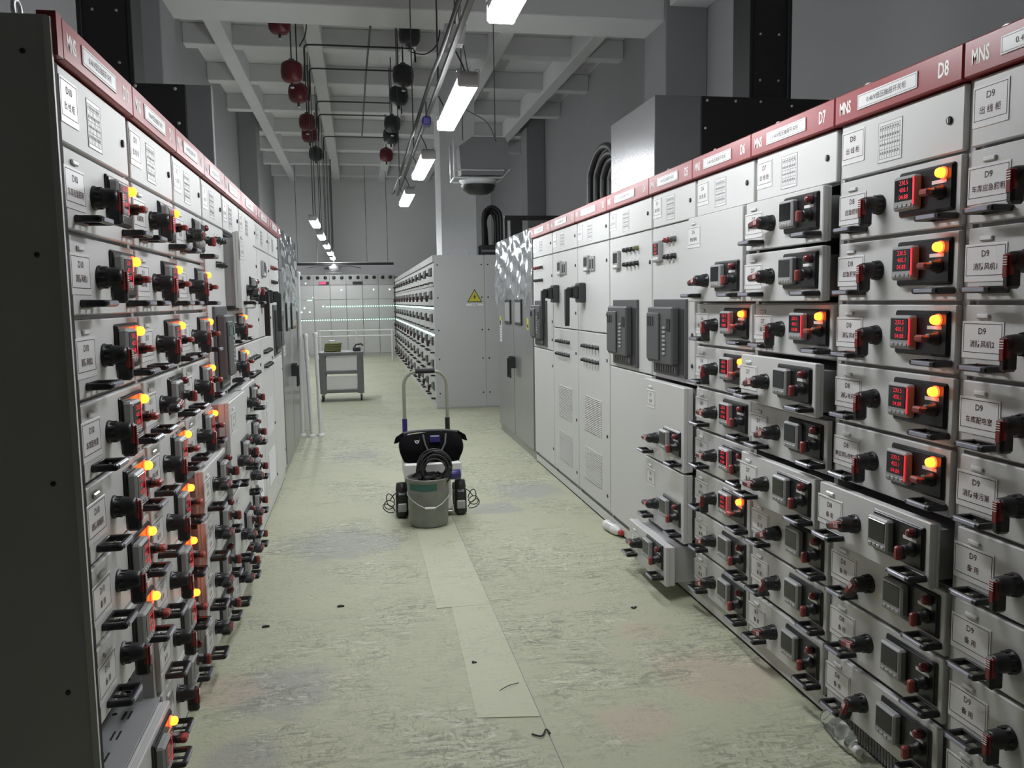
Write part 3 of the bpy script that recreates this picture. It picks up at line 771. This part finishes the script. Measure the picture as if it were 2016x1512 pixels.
def tube_lamp(x, y, label, group, rods):
    t = thing('tube_lamp', label, 'lamp', (x, y, LAMP_Z), 0, group)
    put('housing', HOUS, t); put('diffuser', DIFF, t)
    put('end_cap', ECAP, t); put('end_cap', ECAP, t, (0, LL - .022, 0))
    if rods:
        for yy in (.22, LL - .30):
            MB().cyl((0, yy, .06), (0, yy, RH - LAMP_Z), .007, 'cord', 6).build('hanging_rod', t)
    else:
        for yy in (.10, LL - .10):
            MB().tube([(0, yy, .06), (-.02, yy, .12), (-.055, yy, .19)], .005, 'cord', 6).build('hanging_wire', t)
for i, (x, y) in enumerate(LAMPS_NEAR): tube_lamp(x, y, ords[i], 'tube lamps of the near line', False)
for i, (x, y) in enumerate(LAMPS_FAR): tube_lamp(x, y, ordf[i], 'tube lamps of the far line', True)
# steel rail above the near line with its rods
r = thing('lamp_rail', 'thin grey steel rail carrying the near line of tube lamps', 'rail', (.565, 0, LAMP_Z + .20))
MB().box(-.013, .013, .6, 11.2, -.013, .013, 'cart_grey').build('channel', r)
for y in (3.2, 5.6, 8.0, 10.6): MB().cyl((0, y, .02), (0, y, RH - LAMP_Z - .20), .006, 'cord', 6).build('hanging_rod', r)
def cable(name, label, cat, pts, rad, m='cable', group=None):
    P = []
    for i in range(len(pts) - 1):                       # Catmull-Rom through the points
        p0, p1, p2, p3 = (Vector(pts[max(i - 1, 0)]), Vector(pts[i]), Vector(pts[i + 1]), Vector(pts[min(i + 2, len(pts) - 1)]))
        for k in range(8):
            t = k / 8; P.append(.5 * ((2 * p1) + (p2 - p0) * t + (2 * p0 - 5 * p1 + 4 * p2 - p3) * t * t + (3 * p1 - p0 - 3 * p2 + p3) * t ** 3))
    P.append(Vector(pts[-1]))
    o = MB().tube(P, rad, m, 8).build(name); return tag(o, label, cat, group)
cable('power_cable', 'black cable strung along the lamp rail, sagging between the tube lamps', 'cable',
      [(.52, 1.5, 2.93), (.52, 3.5, 2.92), (.50, 4.6, 2.86), (.515, 5.6, 2.93), (.47, 6.6, 2.80), (.515, 7.6, 2.93), (.47, 8.8, 2.78), (.515, 9.6, 2.93), (.47, 10.6, 2.84), (.52, 11.1, 2.93)], .013)
t = thing('junction_box', 'small blue cable connector at the end of the second tube lamp', 'connector', (.53, 6.15, 2.78))
MB().box(-.03, .03, -.05, .05, -.03, .03, 'blue', .008).build('shell', t); MB().cyl((0, 0, .02), (0, 0, .14), .006, 'cord').build('hanger', t)
t = thing('ceiling_junction_box', 'pale tapered fitting hanging from the ceiling, before the second tube lamp', 'fitting', (.72, 5.9, 3.30))  # pale tapered box, taken for a ceiling junction box
MB().prism([(-.075, .07), (.075, .07), (.05, -.06), (-.05, -.06)], -.05, .05, 'housing').build('tapered_shell', t)
MB().cyl((0, 0, .07), (0, 0, RH - 3.30), .006, 'cord', 6).build('hanging_rod', t)
cable('thin_wire', 'thin loose wire dangling from the ceiling right of the tube lamps', 'wire',
      [(1.00, 7.9, 5.285), (1.02, 7.9, 4.6), (1.00, 7.9, 4.1), (1.06, 7.9, 3.7), (1.10, 7.95, 3.45), (1.02, 8.1, 3.35), (1.35, 8.6, 3.30), (1.50, 8.95, 3.18)], .005, 'cord')

# ------------------------------------------------------------------ hanging dry-powder extinguishers on their pipes
def extinguisher(x, y, z, red, label):
    b = 'extinguisher_red' if red else 'extinguisher_silhouette'
    t = thing('hanging_extinguisher', label, 'fire extinguisher', (x, y, z), 0, 'round fire extinguishers hung from the slab')
    MB().lathe((0, 0, 0), (0, 0, 1), [(.03, -.135), (.085, -.125), (.118, -.085), (.126, -.02), (.124, .04), (.112, .085), (.070, .112), (.02, .118)], b, 24).lathe((0, 0, -.01), (0, 0, 1), [(.1275, -.012), (.1275, .012)], b, 24, False).build('canister', t)
    MB().cyl((0, 0, -.185), (0, 0, -.13), .014, 'conduit').lathe((0, 0, -.195), (0, 0, 1), [(.02, 0), (.026, .012)], 'zinc', 12).build('nozzle', t)
    MB().cyl((0, 0, .11), (0, 0, RH - z), .008, 'conduit', 8).box(-.03, .03, -.012, .012, .11, .14, 'conduit').build('hanger', t)
    return t
XL_, XR_ = -.665, .635
EXT = [(10.45, 4.22), (11.55, 4.24), (13.62, 4.295), (14.2, 4.22), (16.35, 4.28)]
word = ['nearest', 'second', 'third', 'fourth', 'last']
for i, (y, z) in enumerate(EXT):
    extinguisher(XL_, y, z, i < 4, '%s round red extinguisher hung in the left line, left of the rods' % word[i])
    extinguisher(XR_, y, z, i == 4, '%s round dark extinguisher hung in the right line, beside the tube lamps' % word[i])
extinguisher(-.76, 10.12, 4.67, True, 'round red extinguisher alone under the deep cross beam, top left')
extinguisher(.70, 10.10, 4.59, False, 'round dark extinguisher with a hanging wire, under the deep cross beam near the middle')
for i, (y, z) in enumerate(EXT):
    zz = z + .32; y += .035
    P = [(XL_ + .135, y, z - .10), (XL_ + .15, y, z + .1), (XL_ + .15, y, zz - .05)] + [(XL_ + .20 - .05 * math.cos(a), y, zz - .05 + .05 * math.sin(a)) for a in (.4, .8, 1.2)] + [(XL_ + .24, y, zz), (XR_ + .13, y, zz), (XR_ + .15, y, zz - .04), (XR_ + .155, y, zz - .16)]
    o = MB().tube(P, .011, 'conduit', 8).build('conduit'); tag(o, '%s thin pipe crossing between the two lines of hanging extinguishers' % word[i], 'pipe', 'pipes crossing under the slab')
o = MB().tube([(.25, 9.9, 4.60), (.22, 12.0, 4.60), (.19, 16.3, 4.58)], .012, 'conduit', 8).build('conduit'); tag(o, 'thin pipe running lengthwise under the slab across the cross pipes', 'pipe', 'pipes crossing under the slab')
cable('thin_wire', 'short black wire curling beside the red extinguisher under the beam', 'wire', [(-.55, 10.15, 5.29), (-.55, 10.15, 4.9), (-.47, 10.15, 4.72), (-.48, 10.15, 4.55), (-.55, 10.15, 4.42)], .007)
cable('thin_wire', 'short black wire curling beside the dark extinguisher under the beam', 'wire', [(.70, 10.13, 4.40), (.88, 10.13, 4.38), (1.02, 10.13, 4.50), (1.06, 10.13, 4.75), (1.06, 10.13, 5.29)], .007)

# grey unit hung in a bracket above the aisle
t = thing('hanging_unit', 'grey boxy unit slung in a metal bracket from the slab, right of the small lamps', 'suspended unit', (1.36, 9.2, 3.0))
m = MB(); m.prism([(-.22, -.16), (.22, -.16), (.30, -.06), (.30, .14), (.26, .24), (-.10, .24), (-.24, .14)], -.15, .15, 'paint_dark'); m.build('housing', t)
m = MB()
for y in (-.17, .17):
    m.tube([(-.30, y, .20), (-.30, y, -.19), (.22, y, -.19), (.30, y, -.10)], .014, 'zinc', 6); m.cyl((-.28, y, -.11), (.24, y, -.11), .010, 'zinc', 6)
m.cyl((-.30, -.17, -.19), (-.30, .17, -.19), .012, 'zinc', 6); m.cyl((.22, -.17, -.19), (.22, .17, -.19), .012, 'zinc', 6); m.build('bracket', t)
MB().lathe((-.02, 0, -.20), (0, 0, -1), [(.21, 0), (.20, .015), (.16, .05), (.15, .06)], 'housing', 24).lathe((-.02, 0, -.25), (0, 0, -1), [(.19, 0), (.17, .05), (.11, .09), (.03, .10)], 'black_plastic', 24).build('dome', t)
for x, y in ((-.2, -.15), (.2, .15)): MB().cyl((x, y, .2), (x, y, RH - 3.0), .006, 'cord', 6).build('hanging_rod', t)

# ceiling fan far down
t = thing('ceiling_fan', 'ceiling fan with thin drooping blades at the far end, below the last lamps', 'fan', (-.53, 21.2, 2.36))
MB().lathe((0, 0, 0), (0, 0, 1), [(.05, -.10), (.13, -.06), (.14, 0), (.06, .06), (.03, .09)], 'paint_dark', 20).build('motor', t)
MB().cyl((0, 0, .08), (0, 0, RH - 2.36), .014, 'paint_dark', 8).build('hanging_rod', t)
for a in (PI, .15, 1.9): MB().prism([(.10, .02), (.35, .055), (.66, .0), (.66, -.008), (.35, .045), (.10, .005)], -.06, .06, 'black_steel').build('blade', t, (0, 0, 0), (0, 0, a))
MB().lathe((0, 0, -.11), (0, 0, -1), [(.20, 0), (.19, .02), (.05, .03)], 'white_plastic', 20).build('cover_disc', t)
t = thing('cable_tray', 'dark slim cable tray spanning the far end above the bank of cabinets', 'cable tray', (0, 22.95, 2.5))
MB().box(RX0 + .3, 1.0, -.05, .05, 0, .06, 'black_steel').box(RX0 + .3, 1.0, -.07, .07, .06, .075, 'frame_grey').build('tray', t)
for x in (-1.5, -1.0, .3, .85): MB().cyl((x, 0, .075), (x, 0, RH - 2.5), .008, 'cord', 6).build('hanging_rod', t)
t = thing('guard_rail', 'white two-bar guard rail in front of the far end cabinets', 'rail', (-.05, 21.6, 0))
for z in (.66, .80): MB().cyl((-.95, 0, z), (.95, 0, z), .022, 'white_pole', 8).build('bar', t)
for x in (-.9, 0, .9): MB().cyl((x, 0, 0), (x, 0, .84), .022, 'white_pole', 8).build('post', t)

# ------------------------------------------------------------------ what stands on the cabinets
t = thing('busbar_box', 'dark box on the right cabinets with a bright metal side, foot of the black riser', 'busbar box', (1.75, 4.80, 2.137))
MB().box(0, 1.10, .0, .86, 0, .545, 'silver_box', .004).build('shell', t)
m = MB(); m.box(-.004, .284, -.010, 0, 0, .545, 'paint_dark', .003); m.box(.284, 1.11, -.014, 0, 0, .545, 'black_steel', .003)
for x, z in ((.32, .52), (.50, .52), (.31, .36), (.66, .52), (.86, .5), (1.02, .42)): m.lathe((x, -.014, z), (0, -1, 0), [(.008, 0), (.008, .004), (.003, .006)], 'zinc', 10)
m.build('end_plate', t)
def riser(x, y, label):
    t = thing('busway_riser', label, 'busway', (x, y, 2.682)); H = RH - 2.682
    MB().box(-.125, .125, 0, .20, 0, H, 'black_steel', .004).build('trunk', t)
    for s_ in (-1, 1): MB().box(s_ * .125 - .012, s_ * .125 + .012, -.015, .215, 0, H, 'black_steel', .003).build('side_flange', t)
    m = MB()
    for k in range(9):
        for s_ in (-.06, .06): m.lathe((s_, 0, .12 + k * .27), (0, -1, 0), [(.008, 0), (.008, .005), (.003, .007)], 'zinc', 8)
    m.build('bolt_line', t)
    return t
riser(2.50, 4.86, 'black vertical busway rising to the slab above the right cabinets')
t = thing('busbar_box', 'black box on the left cabinets under the left riser, grey strip at its right', 'busbar box', (-1.62, 4.88, 2.137))
MB().box(0, .88, .0, .07, 0, .545, 'paint_dark', .004).build('shell', t)
m = MB(); m.box(-.004, .75, -.012, 0, 0, .545, 'black_steel', .003); m.box(.75, .884, -.010, 0, 0, .545, 'paint_dark', .003)
for x, z in ((.50, .53), (.70, .52), (.71, .34), (.70, .14)): m.lathe((x, -.012, z), (0, -1, 0), [(.009, 0), (.009, .004), (.003, .006)], 'zinc', 10)
m.build('end_plate', t)
riser(-1.27, 4.94, 'black vertical busway rising to the slab above the left cabinets')
t = thing('busbar_box', 'tall pale metal enclosure standing on the far right block', 'busbar box', (1.20, 11.9, 2.122))
MB().box(0, .50, 0, .8, 0, 2.4, 'housing', .004).box(-.01, .51, -.01, .81, 0, .03, 'zinc').build('shell', t)
# thick cables looping over the right row and at the wrapped cabinet
for k, (dy, h) in enumerate(((0, .55), (.06, .50), (.12, .46), (.20, .40))):
    P = [(1.95 + k * .04, 6.9 - dy, 2.14), (1.95 + k * .04, 6.9 - dy, 2.14 + h * .65)] + [(1.95 + k * .04, 6.52 + (.34 - dy * .7) * math.cos(a), 2.14 + h * .65 + h * .36 * math.sin(a)) for a in (.5, 1.05, 1.57, 2.1, 2.65)] + [(1.95 + k * .04, 6.18 + dy, 2.14 + h * .6), (1.95 + k * .04, 6.18 + dy, 2.14)]
    cable('thick_cable', ('outermost', 'second', 'third', 'innermost')[k] + ' black cable looping up over the right row, left of the bright box side', 'cable', P, .028, 'cable', 'cable loops above the right row')
t = thing('cable_clamp_box', 'dark clamp plate on the right cabinets under the looping cables', 'clamp', (2.22, 6.1, 2.137))
MB().box(0, .10, 0, .62, 0, .30, 'black_steel', .006).build('plate', t)
for y in (.1, .3, .5): MB().box(-.03, 0, y - .03, y + .03, .10, .16, 'zinc', .004).build('clamp', t)
t = thing('cable_entry_box', 'low black box on top of the far right block from which cables loop', 'cable box', (1.74, 11.75, 2.122))
MB().box(0, .33, 0, .30, 0, .16, 'black_steel', .006).build('shell', t); MB().box(.0, .33, -.004, 0, .06, .09, 'paint_dark').build('strip', t)
for k in range(3):
    y = 11.80 + .08 * k; X0 = 1.78; X1 = 2.03
    P = [(X0 + .035 * k, y, 2.283), (X0 + .03 * k, y, 2.50)] + [((X0 + X1) / 2 - (X1 - X0 - .05 * k) / 2 * math.cos(a), y, 2.64 - .03 * k + .17 * math.sin(a)) for a in (.2, .8, 1.57, 2.3, 2.9)] + [(X1 - .025 * k, y, 2.45), (X1 - .03 * k, y, 2.283)]
    cable('thick_cable', ('front', 'middle', 'back')[k] + ' black cable of the loops standing on the far right block', 'cable', P, .026, 'cable', 'cable loops on the far right block')
t = thing('overhead_bracket', 'dark slim beam and box over the wrapped right cabinet', 'bracket', (1.66, 9.40, 2.2))
MB().box(0, .95, 0, .05, .20, .25, 'black_steel').build('beam', t); MB().box(.06, .20, -.02, .12, -.04, .20, 'black_steel', .006).build('box', t)
for x in (0, .9): MB().box(x, x + .03, .01, .04, -.045, .22, 'black_steel').build('leg', t)

# ------------------------------------------------------------------ floor plates and litter
def plate_thing(x0, x1, y0, y1, label, rz=0):
    o = MB().box(x0, x1, y0, y1, 0.0, .004, 'floor_smooth', .001).build('floor_plate'); tag(o, label, 'floor plate', 'trench cover plates'); return o
m = MB()
def slab(pts, h=.003):
    n = len(pts); m.add([(x, y, 0.0005) for x, y in pts] + [(x, y, h) for x, y in pts], [tuple(range(n))[::-1], tuple(range(n, 2 * n))] + [(i, (i + 1) % n, (i + 1) % n + n, i + n) for i in range(n)], 'floor_smooth')
slab([(.335, 3.99), (.602, 3.99), (.602, 5.76), (.335, 5.43)]); slab([(.377, 2.872), (.602, 2.835), (.602, 3.987), (.408, 3.987)]); o = m.build('floor_plate')
o.location = (0, 0, 0); tag(o, 'smooth pale trench cover strip running along the aisle in front of the bucket', 'floor plate', 'trench cover plates')
m = MB(); slab([(-.50, 2.35), (.56, 2.35), (.56, 2.829), (.375, 2.868), (-.395, 3.0)]); o = m.build('floor_plate'); o.data.materials.clear(); o.data.materials.append(MATS['floor'])
tag(o, 'wide scuffed cover plate at the bottom edge of the photo', 'floor plate', 'trench cover plates')
def seam(pts, label, wdt=.004):
    m = MB()
    for a, b in zip(pts[:-1], pts[1:]):
        d = Vector((b[0] - a[0], b[1] - a[1], 0)); n = Vector((-d.y, d.x, 0)).normalized() * wdt / 2
        m.add([(a[0] + n.x, a[1] + n.y, .0006), (a[0] - n.x, a[1] - n.y, .0006), (b[0] - n.x, b[1] - n.y, .0006), (b[0] + n.x, b[1] + n.y, .0006)], [(0, 1, 2, 3)], 'ink_grey')
    return struct(m.build('trim_%d' % seam.n))
seam.n = nb
for pts in ([(.605, 2.49), (.603, 3.98), (.605, 5.75)], [(-.60, 10.7), (1.0, 10.5), (1.58, 10.42)], [(.15, 19.3), (.92, 19.25)], [(-.60, 12.0), (1.0, 11.55)]):
    seam(pts, ''); seam.n += 1
for i, (x, y, l, a, lab) in enumerate(((-.47, 3.93, .035, .3, 'tiny dark scrap on the floor at the foot of the left row'), (-.13, 4.12, .035, .1, 'pair of tiny black scraps left of the trench strip'), (1.28, 3.78, .03, .8, 'tiny black scrap on the right of the floor'), (.43, 3.33, .02, .2, 'speck of black litter beside the trench strip'))):
    m = MB(); m.box(-l / 2, l / 2, -.005, .005, 0.0005, .008, 'rubber', .002); m.box(-l / 3, l / 4, .012, .018, .0005, .006, 'rubber', .002); m.box(-l / 4, l / 3, -.004, .014, .0005, .004, 'rubber', .001)
    o = m.build('litter_scrap', None, (x, y, 0), (0, 0, a)); tag(o, lab, 'litter')
cable('wire_scrap', 'short bent black wire lying across the floor seam at the bottom', 'wire', [(.545, 2.71, .008), (.575, 2.69, .008), (.60, 2.73, .008), (.608, 2.70, .008)], .003)
cable('wire_scrap', 'thin straight dark wire scrap lying on the trench strip', 'wire', [(.49, 3.05, .009), (.53, 3.085, .009), (.575, 3.10, .009)], .0015)

# ------------------------------------------------------------------ bottles
t = thing('drink_bottle', 'white bottle with a red cap lying at the foot of the right cabinets', 'bottle', (1.555, 5.18, .034), math.radians(-82))
MB().lathe((0, 0, 0), (1, 0, 0), [(.01, 0), (.030, .004), (.033, .02), (.033, .15), (.028, .18), (.015, .205), (.013, .22)], 'white_plastic', 20).build('body', t)
MB().lathe((.215, 0, 0), (1, 0, 0), [(.0165, 0), (.0165, .026), (.012, .03)], 'label_red', 16).build('cap', t)
MB().lathe((.05, 0, 0), (1, 0, 0), [(.0335, 0), (.0335, .08)], 'lens', 20, False).build('wrapper', t)
t = thing('water_bottle', 'clear empty plastic bottle with white cap lying by the right cabinets, bottom right', 'bottle', (1.572, 2.56, .035), math.radians(-97))
MB().lathe((0, 0, 0), (1, 0, 0), [(.012, .004), (.028, 0), (.032, .012), (.032, .05), (.029, .06), (.032, .07), (.032, .12), (.029, .13), (.032, .14), (.026, .17), (.014, .20), (.0125, .222)], 'clear_plastic', 24).build('body', t)
MB().lathe((.216, 0, 0), (1, 0, 0), [(.015, 0), (.015, .018), (.012, .020)], 'white_plastic', 16).build('cap', t)

# ------------------------------------------------------------------ hand truck, bag, bucket, cables
HX, HY = .465, 6.02
t = thing('hand_truck', 'folding hand truck with tall looped handle, loaded with the black bag', 'hand truck', (HX, HY, 0))
m = MB(); P = [(-.155, .03, .10), (-.155, .03, .90)] + [(-.155 + .085 * (1 - math.cos(a)), .03, .90 + .10 * math.sin(a)) for a in (.35, .7, 1.05, 1.4)] + [(-.05, .03, 1.003), (.05, .03, 1.003)] + [(.155 - .085 * (1 - math.cos(a)), .03, .90 + .10 * math.sin(a)) for a in (1.4, 1.05, .7, .35)] + [(.155, .03, .90), (.155, .03, .10)]
m.tube(P, .013, 'truck_metal', 10); m.build('handle_tube', t)
MB().cyl((-.07, .03, 1.004), (.07, .03, 1.004), .018, 'rubber', 12).build('grip', t)
for s_, mt in ((-1, 'blue'), (1, 'black_plastic')): MB().cyl((s_ * .155, .03, .52), (s_ * .155, .03, .66), .018, mt, 12).build('tube_clamp', t)
MB().box(-.15, .15, -.28, .04, .030, .045, 'truck_metal', .004).build('load_plate', t)
m = MB(); m.box(-.17, .17, .015, .045, .08, .11, 'truck_metal', .003); m.box(-.17, .17, .015, .045, .34, .36, 'truck_metal', .003); m.build('cross_bar', t)
for s_ in (-1, 1): MB().lathe((s_ * .205 - .02, .06, .085), (1, 0, 0), [(.03, 0), (.08, .002), (.085, .01), (.085, .03), (.08, .038), (.03, .04)], 'rubber', 24).lathe((s_ * .205 - .025, .06, .085), (1, 0, 0), [(.035, 0), (.035, .05)], 'truck_metal', 12).build('wheel', t)
t = thing('storage_box', 'low white box on the hand truck under the black bag', 'box', (.48, 5.86, .0455))
MB().box(-.145, .125, -.12, .13, 0, .245, 'white_plastic', .012).build('body', t); MB().box(-.20, .20, -.135, .135, .235, .345, 'white_plastic', .012).build('lid', t)
t = thing('tool_bag', 'black canvas tool bag with zipped top resting on the hand truck', 'bag', (.48, 5.86, .391))
def bag_mesh():
    m = MB(); nx, nz = 22, 10; v = []; f = []
    ring = 40
    for j in range(nz + 1):
        tt = j / nz; z = tt * .195
        wx = .195 + .03 * math.sin(PI * min(1, tt * 1.25) * .8); wy = .12 * (1 - .80 * max(0, (tt - .45) / .55) ** 1.4)
        if tt > .85: wx += .012
        for k in range(ring):
            a = 2 * PI * k / ring; ca, sa = math.cos(a), math.sin(a)
            e = .45
            x = wx * math.copysign(abs(ca) ** e, ca); y = wy * math.copysign(abs(sa) ** e, sa)
            y += .006 * math.sin(x * 40 + z * 30); zz = z + (.010 * math.sin(x * 14) if j else 0) - (0.02 * (abs(x) / .2) ** 3 if tt > .8 else 0)
            v.append((x, y, zz))
    for j in range(nz):
        for k in range(ring): k2 = (k + 1) % ring; f.append((j * ring + k, j * ring + k2, (j + 1) * ring + k2, (j + 1) * ring + k))
    f.append(tuple(range(ring))[::-1]); f.append(tuple(range(nz * ring, nz * ring + ring)))
    m.add(v, f, 'bag', True)
    for s_ in (-1, 1):                                  # the pinched corners of the zip
        m.prism([(s_ * .19, .20), (s_ * .245, .165), (s_ * .258, .125), (s_ * .235, .130), (s_ * .20, .150)], -.02, .02, 'bag')
    return m
bag_mesh().build('body', t)
MB().tube([(-.20, 0, .192), (-.1, 0, .204), (0, 0, .206), (.1, 0, .203), (.20, 0, .190)], .010, 'bag_trim', 8).build('zip', t)
MB().tube([(-.06, -.075, .19), (-.05, -.115, .13), (-.02, -.135, .06), (0, -.135, .04)], .007, 'bag_trim', 8).tube([(.10, -.065, .19), (.09, -.11, .13), (.06, -.135, .08)], .007, 'bag_trim', 8).build('strap', t)
MB().box(-.035, .035, -.085, -.06, .135, .185, 'blue', .006).build('blue_patch', t, (.02, -.03, 0))
m = MB(); m.prism([(-.019, .012), (-.012, .004), (0, .008), (.012, .004), (.019, .012), (.010, -.012), (0, -.016), (-.010, -.012)], -.002, 0, 'lettering'); m.lathe((0, -.002, -.003), (0, -1, 0), [(.006, 0), (.006, .001)], 'bag', 10); m.build('emblem', t, (-.105, -.108, .150))

t = thing('bucket', 'grey metal paint bucket with a wire handle standing on the trench strip', 'bucket', (.430, 5.57, .006))
MB().lathe((0, 0, 0), (0, 0, 1), [(.118, .006), (.124, 0), (.128, .008), (.130, .02), (.134, .12), (.1385, .22), (.140, .235), (.1375, .24), (.1400, .305), (.146, .310), (.147, .322), (.141, .326), (.136, .318), (.131, .12), (.125, .02), (.01, .015)], 'bucket', 36).build('shell', t)
m = MB(); n = 14; v = []; 
for k in range(n + 1):
    a = math.radians(205 + 85 * k / n); 
    for z in (.252, .296): v.append((.1405 * math.cos(a), .1405 * math.sin(a), z))
m.add(v, [(2 * k, 2 * k + 2, 2 * k + 3, 2 * k + 1) for k in range(n)], 'bucket_label', True); m.build('printed_band', t)
m = MB()
m.tube([(-.140, -.01, .215), (-.125, -.085, .195), (-.08, -.135, .165), (-.035, -.150, .142), (.035, -.150, .142), (.08, -.135, .165), (.125, -.085, .195), (.140, -.01, .215)], .0035, 'zinc', 6); m.build('wire_handle', t)
MB().cyl((-.035, -.152, .142), (.035, -.152, .142), .0075, 'white_plastic', 10).build('handle_grip', t)
for s_ in (-1, 1): MB().lathe((s_ * .138, -.01, .215), (s_, 0, 0), [(.016, 0), (.014, .006)], 'zinc', 10).build('handle_ear', t)
random.seed(11)
P = []
for k in range(11):
    r = .075 + .012 * (k % 4); cz = .37 + .012 * (k % 3); tl = .75 + .03 * k; cx = .47 + .006 * (k % 3); cy = 5.535 + .012 * k - .05
    for i in range(20):
        a = 2 * PI * i / 20; P.append((cx + r * math.cos(a) * 1.05, cy + r * math.sin(a) * .25 + .006 * i / 20, cz + r * math.sin(a) * 1.05 + .01))
m = MB(); m.tube(P, .0062, 'cable', 7)
for k in range(9):
    a = random.uniform(0, 6.28); r = random.uniform(.03, .10)
    m.tube([(.43 + r * math.cos(a + q) * (1 - .06 * q), 5.57 + r * math.sin(a + q), .332 + .010 * random.random()) for q in (0, .6, 1.2, 1.8, 2.4, 3.0)], .006, 'cable', 6)
o = m.build('cable_coil'); tag(o, 'black coiled cable standing out of the paint bucket', 'cable')
m2 = MB()
for k in range(5): m2.tube([(.32 + .012 * k, 5.56 - .02 * k, .335), (.36 + .01 * k, 5.53, .372), (.43, 5.55 - .01 * k, .43 + .008 * k), (.50, 5.56, .452 + .006 * k)], .006, 'cable', 6)
o = m2.build('cable_bundle'); tag(o, 'straight bundle of black leads lying over the bucket rim', 'cable')
t = thing('power_plug', 'blue industrial plug hanging at the right rim of the bucket', 'plug', (.585, 5.60, .325), 0)
MB().lathe((-.02, 0, 0), (1, 0, .05), [(.018, 0), (.030, .01), (.034, .03), (.034, .085), (.030, .09)], 'blue', 16).build('shell', t); MB().tube([(-.02, 0, 0), (-.06, -.01, .01), (-.09, -.02, .03)], .007, 'cable', 8).build('lead', t)
for s_, lab in ((-1, 'black machine with loose wires left of the bucket on the floor'), (1, 'black machine with loose wires right of the bucket on the floor')):
    x = .262 if s_ < 0 else .672
    t = thing('power_tool', lab, 'tool', (x, 5.80, 0))
    MB().box(-.042, .042, -.05, .05, .0, .19, 'black_plastic', .02).lathe((0, 0, .17), (0, 0, 1), [(.038, 0), (.042, .03), (.036, .075), (.01, .08)], 'black_plastic', 16).build('body', t)
    m = MB()
    for k in range(3):
        ca, ra, rb = (.105, .135, .075)[k], (.035, .028, .040)[k], (.030, .045, .032)[k]
        m.tube([(s_ * (.052 + ra + ra * math.cos(q)), -.045 + .006 * k + .012 * math.sin(q * 2), ca + rb * math.sin(q + .3 * k)) for q in [PI - .3 * j for j in range(20)]], .0035, 'cable', 6)
    m.tube([(s_ * .03, -.03, .19), (s_ * .06, -.045, .17), (s_ * .085, -.045, .135)], .0035, 'cable', 6)
    m.build('cord', t)
    MB().box(-.03, .03, -.06, -.045, .05, .11, 'bezel', .006).build('cover', t)

# ------------------------------------------------------------------ trolley, posts, sheet
t = thing('tool_trolley', 'grey two-shelf steel trolley on castors at the left beyond the white posts', 'trolley', (-.27, 13.25, 0))
MB().box(-.34, .34, -.25, .25, .70, .755, 'cart_grey', .006).build('top_tray', t)
for z in (.42, .13): MB().box(-.33, .33, -.24, .24, z, z + .05, 'cart_grey', .005).build('shelf', t)
for x in (-.335, .235): 
    for y in (-.245, .215): MB().box(x, x + (.10), y, y + .03, .12, .71, 'cart_grey', .004).build('corner_post', t)
MB().box(.30, .335, -.24, .24, .12, .71, 'cart_grey').build('side_panel', t)
for z in (.185, .475): MB().box(-.23, .23, -.235, -.20, z, z + .205, 'white_plastic', .006).build('drawer_front', t)
for x in (-.29, .29):
    for y in (-.2, .2): MB().cyl((x - .012, y, .05), (x + .012, y, .05), .05, 'rubber', 16).box(x - .02, x + .02, y - .02, y + .02, .06, .13, 'zinc', .003).build('castor', t)
t = thing('hose_coil', 'olive-green coiled roll lying on the trolley top', 'coil', (-.40, 13.2, .757))
m = MB()
for k in range(5): m.tube([(.115 * math.cos(a) + .004 * k, .115 * math.sin(a), .018 + .026 * k) for a in [2 * PI * i / 24 for i in range(24)]], .016, 'olive', 8, True)
m.build('hose', t); MB().cyl((0, 0, 0), (0, 0, .17), .055, 'white_plastic', 16).build('core', t)
t = thing('bench_tool', 'small dark tool lying at the right end of the trolley top', 'tool', (-.02, 13.2, .757))
MB().box(-.07, .05, -.04, .04, 0, .06, 'breaker_dark', .01).build('body', t); MB().tube([(-.05, 0, .05), (-.02, 0, .10), (.06, 0, .11), (.09, 0, .08)], .014, 'breaker_dark', 8).build('handle', t)
def post(x, y, h, lab, lean=0):
    t = thing('barrier_post', lab, 'post', (x, y, 0), 0, 'white posts left of the aisle')
    MB().cyl((0, 0, .015), (lean, 0, h), .021, 'white_pole', 14).build('pole', t)
    MB().lathe((0, 0, 0), (0, 0, 1), [(.045, 0), (.045, .018), (.033, .030), (.024, .034)], 'white_pole', 20).build('foot', t)
    MB().lathe((lean, 0, h - .03), (0, 0, 1), [(.028, 0), (.030, .03), (.024, .045), (.005, .05)], 'white_pole', 14).build('knob', t)
    if h < 1.5: MB().lathe((lean * .75, 0, h * .75), (0, 0, 1), [(.026, 0), (.026, .05)], 'white_pole', 14).build('collar', t)
post(-.55, 9.62, 1.15, 'short white post with round foot, left of the pair beside the trolley', -.03)
post(-.455, 9.66, 1.16, 'short white post with round foot, right of the pair beside the trolley', -.02)
post(-.66, 9.70, 1.84, 'tall white post standing at the end of the left row', .02)
t = thing('leaning_sheet', 'pale grey sheet standing behind the white posts', 'sheet', (-.80, 10.1, 0))
MB().box(0, .20, 0, .02, 0, .95, 'white_plastic', .004).build('sheet', t); MB().box(-.02, .22, .02, .06, 0, .05, 'frame_grey').build('foot', t)
